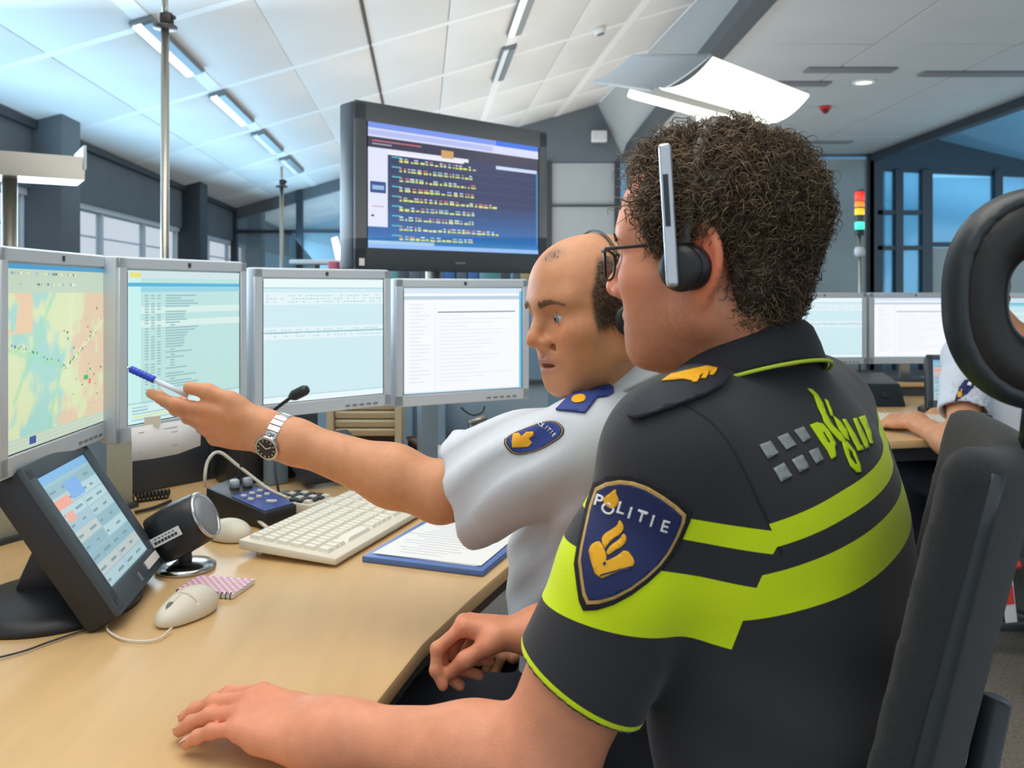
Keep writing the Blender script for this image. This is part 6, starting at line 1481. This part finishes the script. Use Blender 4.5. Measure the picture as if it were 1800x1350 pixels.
def headset(lab, L, R, bar=True, k=.70, wv=.0065, ht=.132):
    h = thing('headset', lab, 'headset', L(0, .085, 0)); M_cup = mat('ear_pad', srgb(34, 35, 38), .35); 
    ax = R @ V(.12, 1, 0); ax = nrm(ax); e1 = nrm(R @ V(1, 0, 0) - ax * (R @ V(1, 0, 0) @ ax)); Rc = np.stack([e1, np.cross(ax, e1), ax], 1)
    for s in ((1, -1) if not bar else (1,)):
        c = L(-.008, s * .086, -.016); A_ = ax * s; Rq = np.stack([e1, np.cross(A_, e1), A_], 1)
        m = MB(); m.lathe([(x_ * k * 1.05, y_ * k) for x_, y_ in [(.020, -.012), (.027, -.010), (.030, -.002), (.029, .006), (.024, .012), (.016, .014), (.001, .014)]], c, Rq, 32); part('ear_pad', m, M_cup, h, smooth=True)
        m = MB(); m.lathe([(x_ * k, y_ * k) for x_, y_ in [(.031, .008), (.033, .012), (.030, .018), (.02, .021), (.001, .022)]], c + R @ V(.006, 0, 0) * 1, Rq, 28); part('ear_cup', m, M_black, h, smooth=True)
    pts = [L(-.004 - .018 * math.sin(a), .0865 * math.cos(a) * (1 if math.cos(a) > 0 else 1), .008 + ht * math.sin(a)) for a in np.linspace(0, math.pi, 26)]
    m = MB(); 
    for i in range(len(pts) - 1): pass
    d_ = R @ V(1, 0, 0); vs = []
    for p in pts:
        out = nrm(p - L(-.01, 0, .02))
        vs += [p - d_ * wv, p + d_ * wv, p + d_ * wv + out * .003, p - d_ * wv + out * .003]
    fs = [(4 * i + a, 4 * i + (a + 1) % 4, 4 * i + 4 + (a + 1) % 4, 4 * i + 4 + a) for i in range(len(pts) - 1) for a in range(4)] + [(3, 2, 1, 0), tuple(len(vs) - 4 + k for k in range(4))]
    m.add(vs, fs); part('headband', m, mat('headband_grey', srgb(74, 70, 64), .35), h, bevel=.0008)
    return h
hs = headset('silver and black headset with long flat bar, on the curly haired officer', L_A, R_A)
b0, b1 = L_A(.006, .102, .104), L_A(.005, .102, -.034); d_ = nrm(b1 - b0); sx_ = nrm(R_A @ V(1, .15, 0)); sx_ = nrm(sx_ - d_ * (sx_ @ d_)); sy_ = np.cross(d_, sx_)
n_ = U([rbox((b0 + b1) / 2, (.0062, np.linalg.norm(b1 - b0) / 2, .0045), .0035, np.stack([sx_, d_, sy_], 1))]); sdf_mesh('flat_bar', n_, np.minimum(b0, b1) - .03, np.maximum(b0, b1) + .03, .0015, mat('bar_silver', srgb(206, 212, 218), .25, metal=.6), hs)
yo = (L_A(0, 1, 0) - L_A(0, 0, 0)) * .0055
m = MB(); m.bar(b0 * .78 + b1 * .22 + sy_ * .0052 * np.sign(sy_ @ yo), b0 * .42 + b1 * .58 + sy_ * .0052 * np.sign(sy_ @ yo), .005, .0012, up=sy_); part('display_slot', m, M_frame, hs)

# ================================================================== the older officer, white shirt, bald crown
fB, lB = frame_of(17); N_B = V(.200, 1.375, 1.098); H_B = V(.15, 1.425, .585)
bL = V(.105, 1.235, 1.020); bR = V(.285, 1.545, 1.02); beL = P(775, 866, 1.31); bwL = P(482, 764, 1.36); beR = V(.24, 1.66, .80); bwR = V(.09, 1.55, .66)
O_B = V(.121, 1.31, 1.218); R_B = headframe(180 + 28, 8, -3)
Bp = thing('person', 'balding person in white uniform shirt, pointing a blue pen at the map monitor', 'person', (H_B[0], H_B[1], 0))
hdB, L_B = head_node(O_B, R_B, 1.0, jaw=1.05, mouth=.003)
F3 = nrm(P(300, 735, 1.37) - bwL); hLB, tipsB = hand_node(bwL + F3 * .012, F3, V(-.2, -.9, -.5), 1, (14, 20, 12), spread=(.0, -.02, -.06, -.10), thumb=((.75, .5, .1), (.98, .22, .05), (1, .06, .0)), sc=1.08,
    per={'index': (2, 12, 6), 'middle': (14, 18, 10), 'ring': (26, 26, 14), 'pinky': (34, 30, 16)})
hRB, _ = hand_node(bwR, V(-.8, -.3, -.2), V(0, 0, 1), -1, (20, 30, 20))
armBL = arm_node(bL, beL, bwL, (.054, .046, .041, .0435, .0305)); armBR = arm_node(bR, beR, bwR, (.056, .05, .044, .046, .031))
coreB = U([cone(N_B, H_B, .07, .10), cone(N_B - V(0, 0, .05), bL, .05, .05), cone(N_B - V(0, 0, .05), bR, .05, .05)], .03)
bodyBn = U([U([hdB, neck_node(L_B, N_B, .060)], .022), coreB, U([armBL, hLB], .028), U([armBR, hRB], .016)], .012)
def shortmask(q):
    x, y, z = q[:, 0], np.abs(q[:, 1]), q[:, 2]
    side = sstep(y, .050, .062) * sstep(.046 - x - .45 * np.maximum(z - .03, 0), 0, .010) * sstep(.088 - z, 0, .02) * sstep(z, -.035, -.012) + sstep(-x, .035, .05) * sstep(.075 - z, 0, .02) * sstep(z, -.075, -.055)
    tuft = .75 * gauss(q, (.062, .018, .092), (.016, .016, .012)); return np.clip(np.clip(side, 0, 1) * .9 + tuft, 0, .92)
def colsB(v):
    c = face_cols(v, O_B, R_B, SK_B, stubble=.20, red=.8, lips=(.45, .17, .15), scalp=(srgb(92, 74, 58), lambda q: shortmask(q) * (1 + .2 * vnoise(q, 900))))
    w = gauss(v, bwL + F3 * .13, (.06, .05, .05)); return blend(c, SK_B * np.array([1.08, .88, .88]), np.clip(w, 0, 1) * .7)
bodyB, bvhB, _ = sdf_mesh('body', bodyBn, (-.66, 1.10, .50), (.42, 1.78, 1.37), .0028, M_skin, Bp, cols=colsB, mg=.036)
eyes(Bp, L_B, iris=(.18, .26, .32)); brow(Bp, L_B, 1, srgb(134, 104, 80), 5, hdB, O_B, R_B, 240, .0042); brow(Bp, L_B, -1, srgb(134, 104, 80), 6, hdB, O_B, R_B, 240, .0042)
# cropped hair at the sides
g = np.random.default_rng(33); d = g.normal(size=(16000, 3)); d /= np.linalg.norm(d, axis=1)[:, None]
hp_ = trace(hdB, L_B(-.012, 0, .01)[None], d @ R_B.T, 24, .11, -1); q = head_local(hp_, O_B, R_B); ok = shortmask(q) > g.uniform(.3, .85, len(q)); q = q[ok]; dl = d[ok]; n_ = len(q)
nn_ = dl * V(1, 1.2, 1); nn_ /= np.linalg.norm(nn_, axis=1)[:, None]; tg = V(-.6, 0, -.7) + .4 * g.normal(size=(n_, 3)); tg /= np.linalg.norm(tg, axis=1)[:, None]
pl = np.stack([q - nn_ * .001, q + nn_ * .0025 + tg * .003, q + nn_ * .003 + tg * .007], 1); tone = g.random((n_, 1)) 
strands('hair', O_B + pl @ R_B.T, np.tile(np.array([.0005, .0005, .0002]), (n_, 1)), np.array(srgb(60, 47, 38)) * (1 - tone) + np.array(srgb(122, 102, 84)) * tone, M_hairA, Bp)
# white shirt
torB = torso_node(N_B, H_B, fB, lB, bL, bR, 1.03, 1.22, .012); torBg = grow(torB, .010)
slB, oB, nB = hem(bL, beL, .84, (-.06, -.10, .06), (.058, .078, .096), .068, .028)
slBR, oBR, _ = hem(bR, beR, .6, (0, 0, 0), (.066, .07, .072), .06, .05)
def foldsB(p):
    q = p - bL; s_ = q @ nrm(beL - bL); w_ = np.sin(s_ * 60 + 105 * (q @ V(0, .3, 1)) + 2.6 * vnoise(p, 17)); cd = (p - oB) @ nB
    return .0040 * vnoise(p, 20, 3) + .0042 * np.sign(w_) * np.abs(w_) ** .7 * sstep(s_, -.03, .05) * (1 - .6 * sstep(s_, .15, .22)) + .0016 * np.exp(-((cd + .026) / .0035) ** 2) * (s_ > .1) + .003 * np.sin((p - N_B) @ V(30, 10, 55)) * sstep(-(p - N_B)[..., 2], .12, .25)
shB = S(U([torBg, slB, slBR], .03), cone(N_B + V(0, 0, -.01), L_B(-.02, 0, -.03), .066, .066), .006)
shB = disp(shB, foldsB); shB = I(shB, plane(H_B - V(0, 0, .05), (0, 0, -1)))
M_shirtw = mat('white_shirt', srgb(212, 219, 228), .8, bump=.12, bscale=600, sss=0.0)
shirtB, bvhSB, _ = sdf_mesh('shirt', shB, (-.20, 1.05, .50), (.46, 1.78, 1.20), .0042, M_shirtw, Bp)
collar(Bp, N_B * V(1, 1, 0) + V(-.012, -.012, 0), fB, lB, .068, .098, lambda a: 1.148 - .045 * math.cos(a + .1), .060, M_shirtw, gap=16, spread=1.0)
m = MB(); c_ = oB - nB * .006; e1 = nrm(np.cross(nB, V(0, 0, 1))); e2 = np.cross(nB, e1)
M_blue = mat('epaulette_blue', srgb(42, 66, 142), .6)
epb = lay('epaulette', poly_mesh([[(978, 722), (1000, 700), (1012, 692), (1042, 690), (1062, 672), (1078, 684), (1078, 692), (1066, 698), (1050, 700), (1036, 718), (1028, 727)], smooth_poly([(1052, 688), (1060, 685), (1066, 687), (1060, 691)], 1)]), idx, bvhSB, M_blue, shirtB, lift=.004, thick=.003, step=6)
lay('emblem', poly_mesh([smooth_poly([(1004, 708), (1010, 700), (1024, 698), (1031, 703), (1027, 711), (1010, 713)], 2)]), idx, bvhSB, M_yel, epb, lift=.0055, step=5)
def cpe(x, y, s=1800 / 310.0): return (870 + x / s, 640 + y / s)
sh2 = [cpe(*p) for p in [(75, 790), (170, 715), (330, 650), (470, 600), (560, 578), (640, 590), (700, 640), (712, 690), (680, 745), (600, 800), (480, 870), (340, 915), (230, 930), (150, 900)]]
bd2 = lay('badge', poly_mesh([smooth_poly(sh2, 1)]), idx, bvhSB, mat('badge_edge_dark', srgb(52, 60, 80), .7), shirtB, lift=.0016, step=6)
c2 = np.mean(sh2, 0); lay('badge_edge', poly_mesh([scale_poly(smooth_poly(sh2, 1), .96, c2), scale_poly(smooth_poly(sh2, 1), .93, c2)]), idx, bvhSB, M_gold, bd2, lift=.0024, step=6)
lay('badge_field', poly_mesh([scale_poly(smooth_poly(sh2, 1), .90, c2)]), idx, bvhSB, M_blue, bd2, lift=.0024, step=6)
lay('emblem', poly_mesh([[cpe(*p) for p in [(175, 790), (190, 725), (250, 710), (275, 745), (330, 700), (400, 690), (400, 730), (350, 760), (385, 800), (340, 845), (175, 852)]]]), idx, bvhSB, M_yel, bd2, lift=.0034, step=5)
letters('POLITIE', [(*cpe(x, y), 46) for x, y in ((432, 628), (462, 634), (492, 648), (520, 664), (548, 686), (576, 712), (602, 742))], 7, bvhSB, M_wht, bd2, lift=.0036)
leg_set(Bp, H_B, fB, lB, [(-.27, 1.34, .585), (-.25, 1.62, .575)], [(-.22, 1.36, .09), (-.2, 1.62, .09)], M_trouser)
hsB = headset('black headset with thin headband on the balding officer', L_B, R_B, bar=False, wv=.0022, ht=.1125)

# watch and pen
wt = bwL * .965 + beL * .035; wd_ = nrm(beL - bwL)
watch = thing('wristwatch', 'steel wristwatch with black dial on the older officer\'s wrist', 'watch', wt); e1 = nrm(V(-.15, -1, -.35) - wd_ * (V(-.15, -1, -.35) @ wd_)); e2 = np.cross(wd_, e1)
rr = .0355; NL = 22
for k in range(NL):
    a = 2 * math.pi * k / NL
    if abs((a + math.pi) % (2 * math.pi) - math.pi) < .42: continue
    d_ = math.cos(a) * e1 + math.sin(a) * e2; t_ = -math.sin(a) * e1 + math.cos(a) * e2
    m = MB(); m.box(wt + d_ * rr, (.0038, .0096, .0205), np.stack([d_, t_, wd_], 1)); part('bracelet_link', m, M_chrome, watch, bevel=.0008, seg=1)
wc = wt + e1 * (rr + .001); Rw = np.stack([wd_, np.cross(e1, wd_), e1], 1)
m = MB(); m.lathe([(.017, -.004), (.0205, -.002), (.0205, .004), (.018, .006), (.0165, .0055)], wc, Rw, 36); cs_ = part('case', m, M_chrome, watch, smooth=True)
m = MB(); m.lathe([(.0168, .004), (.0168, .0055), (.001, .0056)], wc, Rw, 32); part('dial', m, mat('dial_black', srgb(28, 32, 44), .2), watch)
for k in range(12):
    a = k * math.pi / 6; m = MB(); m.box(wc + Rw @ V(.0135 * math.cos(a), .0135 * math.sin(a), .0059), (.003, .0009, .0004), Rw @ np.array(Matrix.Rotation(a, 3, 'Z'))); part('hour_mark', m, M_wht, cs_)
for a, l_ in ((.6, .010), (2.6, .0125)):
    m = MB(); m.box(wc + Rw @ V(l_ / 2 * math.cos(a), l_ / 2 * math.sin(a), .0063), (l_, .0012, .0004), Rw @ np.array(Matrix.Rotation(a, 3, 'Z'))); part('hand', m, M_wht, cs_)
m = MB(); m.tube([wc + Rw @ V(0, .0205, 0), wc + Rw @ V(0, .024, 0)], .003, 10); part('crown', m, M_chrome, watch, smooth=True)
pa, pb, pc = P(228, 648, 1.362), P(272, 668, 1.362), P(330, 695, 1.364)
pen = thing('pen', 'ballpoint pen with ribbed blue grip, in the pointing hand', 'pen', pb); d_ = nrm(pb - pa)
m = MB(); m.tube([pa + (pb - pa) * t for t in np.linspace(0, 1, 22)], [.0028] + [.0054 + (.0007 if i % 3 == 0 else 0) for i in range(20)] + [.0052], 14); part('grip', m, mat('pen_blue', srgb(34, 64, 196), .4), pen, smooth=True)
m = MB(); m.tube([pb, pc], .0042, 12); part('barrel', m, mat('pen_clear', srgb(214, 222, 236), .15), pen, smooth=True)
m = MB(); m.tube([pa - d_ * .008, pa], [.0006, .0022], 10); part('tip', m, M_chrome, pen, smooth=True)
# ring
rg = tipsB['ring']; 

# ================================================================== typist at the far desk
fC, lC = frame_of(75); N_C = V(1.735, 2.95, 1.07); H_C = V(1.77, 2.86, .58)
cL = N_C + lC * .18 - V(0, 0, .05) + fC * .02; cR = N_C - lC * .18 - V(0, 0, .05) + fC * .02
ceL = P(1690, 790, 2.75); cwL = P(1605, 738, 3.02); ceR = V(1.95, 3.12, .83); cwR = V(1.72, 3.28, .79)
Cp = thing('person', 'typist in white uniform shirt at the far desk, face hidden by the headrest', 'person', (H_C[0], H_C[1], 0)); O_C = V(1.635, 2.98, 1.225); R_C = headframe(105, 8)
hdC, L_C = head_node(O_C, R_C)
hLC, _ = hand_node(cwL, nrm(V(-.12, .16, -.02)), V(-.3, -.3, 1), 1, (30, 40, 20)); hRC, _ = hand_node(cwR, nrm(V(-.16, .08, -.02)), V(0, 0, 1), -1, (30, 40, 20))
bc_ = U([U([hdC, neck_node(L_C, N_C)], .022), cone(N_C, H_C, .07, .1), cone(N_C - V(0, 0, .05), cL, .05, .05), cone(N_C - V(0, 0, .05), cR, .05, .05), U([arm_node(cL, ceL, cwL), hLC], .016), U([arm_node(cR, ceR, cwR), hRC], .016)], .012)
sdf_mesh('body', bc_, (1.30, 2.55, .5), (2.15, 3.50, 1.38), .006, M_skin, Cp, mg=.036, cols=lambda v: face_cols(v, O_C, R_C, SK_B, scalp=(srgb(60, 46, 36), lambda q: sstep(-q[:, 0], -.03, .0) * sstep(q[:, 2], -.03, .0))))
torC = grow(torso_node(N_C, H_C, fC, lC, cL, cR), .010); sc1, o1, _ = hem(cL, ceL, .62, (0, 0, 0), (.07, .075, .08), .066, .06); sc2, o2, _ = hem(cR, ceR, .6, (0, 0, 0), (.07, .075, .08), .066, .06)
shC = I(disp(S(U([torC, sc1, sc2], .03), cone(N_C, L_C(-.02, 0, -.03), .066, .066), .006), lambda p: .003 * vnoise(p, 26)), plane(H_C - V(0, 0, .05), (0, 0, -1)))
shirtC, bvhSC, _ = sdf_mesh('shirt', shC, (1.35, 2.5, .5), (2.15, 3.35, 1.2), .008, M_shirtw, Cp)
def cpc(x, y, s=1286 / 400.0): return (1400 + x / s, 480 + y / s)
b3 = lay('badge', poly_mesh([smooth_poly([cpc(*p) for p in [(940, 605), (985, 600), (1008, 620), (990, 660), (940, 700), (888, 732), (905, 690)]], 1)]), idx, bvhSC, M_navy, shirtC, lift=.003, step=5)
lay('emblem', poly_mesh([smooth_poly([cpc(*p) for p in [(905, 690), (930, 655), (942, 680), (915, 710)]], 1)]), idx, bvhSC, M_yel, b3, lift=.005, step=5)
lay('letters', poly_mesh([[cpc(*p) for p in [(972, 615), (990, 618), (984, 640), (970, 632)]]]), idx, bvhSC, M_wht, b3, lift=.005, step=5)
leg_set(Cp, H_C, fC, lC, [(1.50, 3.22, .56), (1.72, 3.28, .56)], [(1.5, 3.25, .09), (1.7, 3.3, .09)], M_trouser)
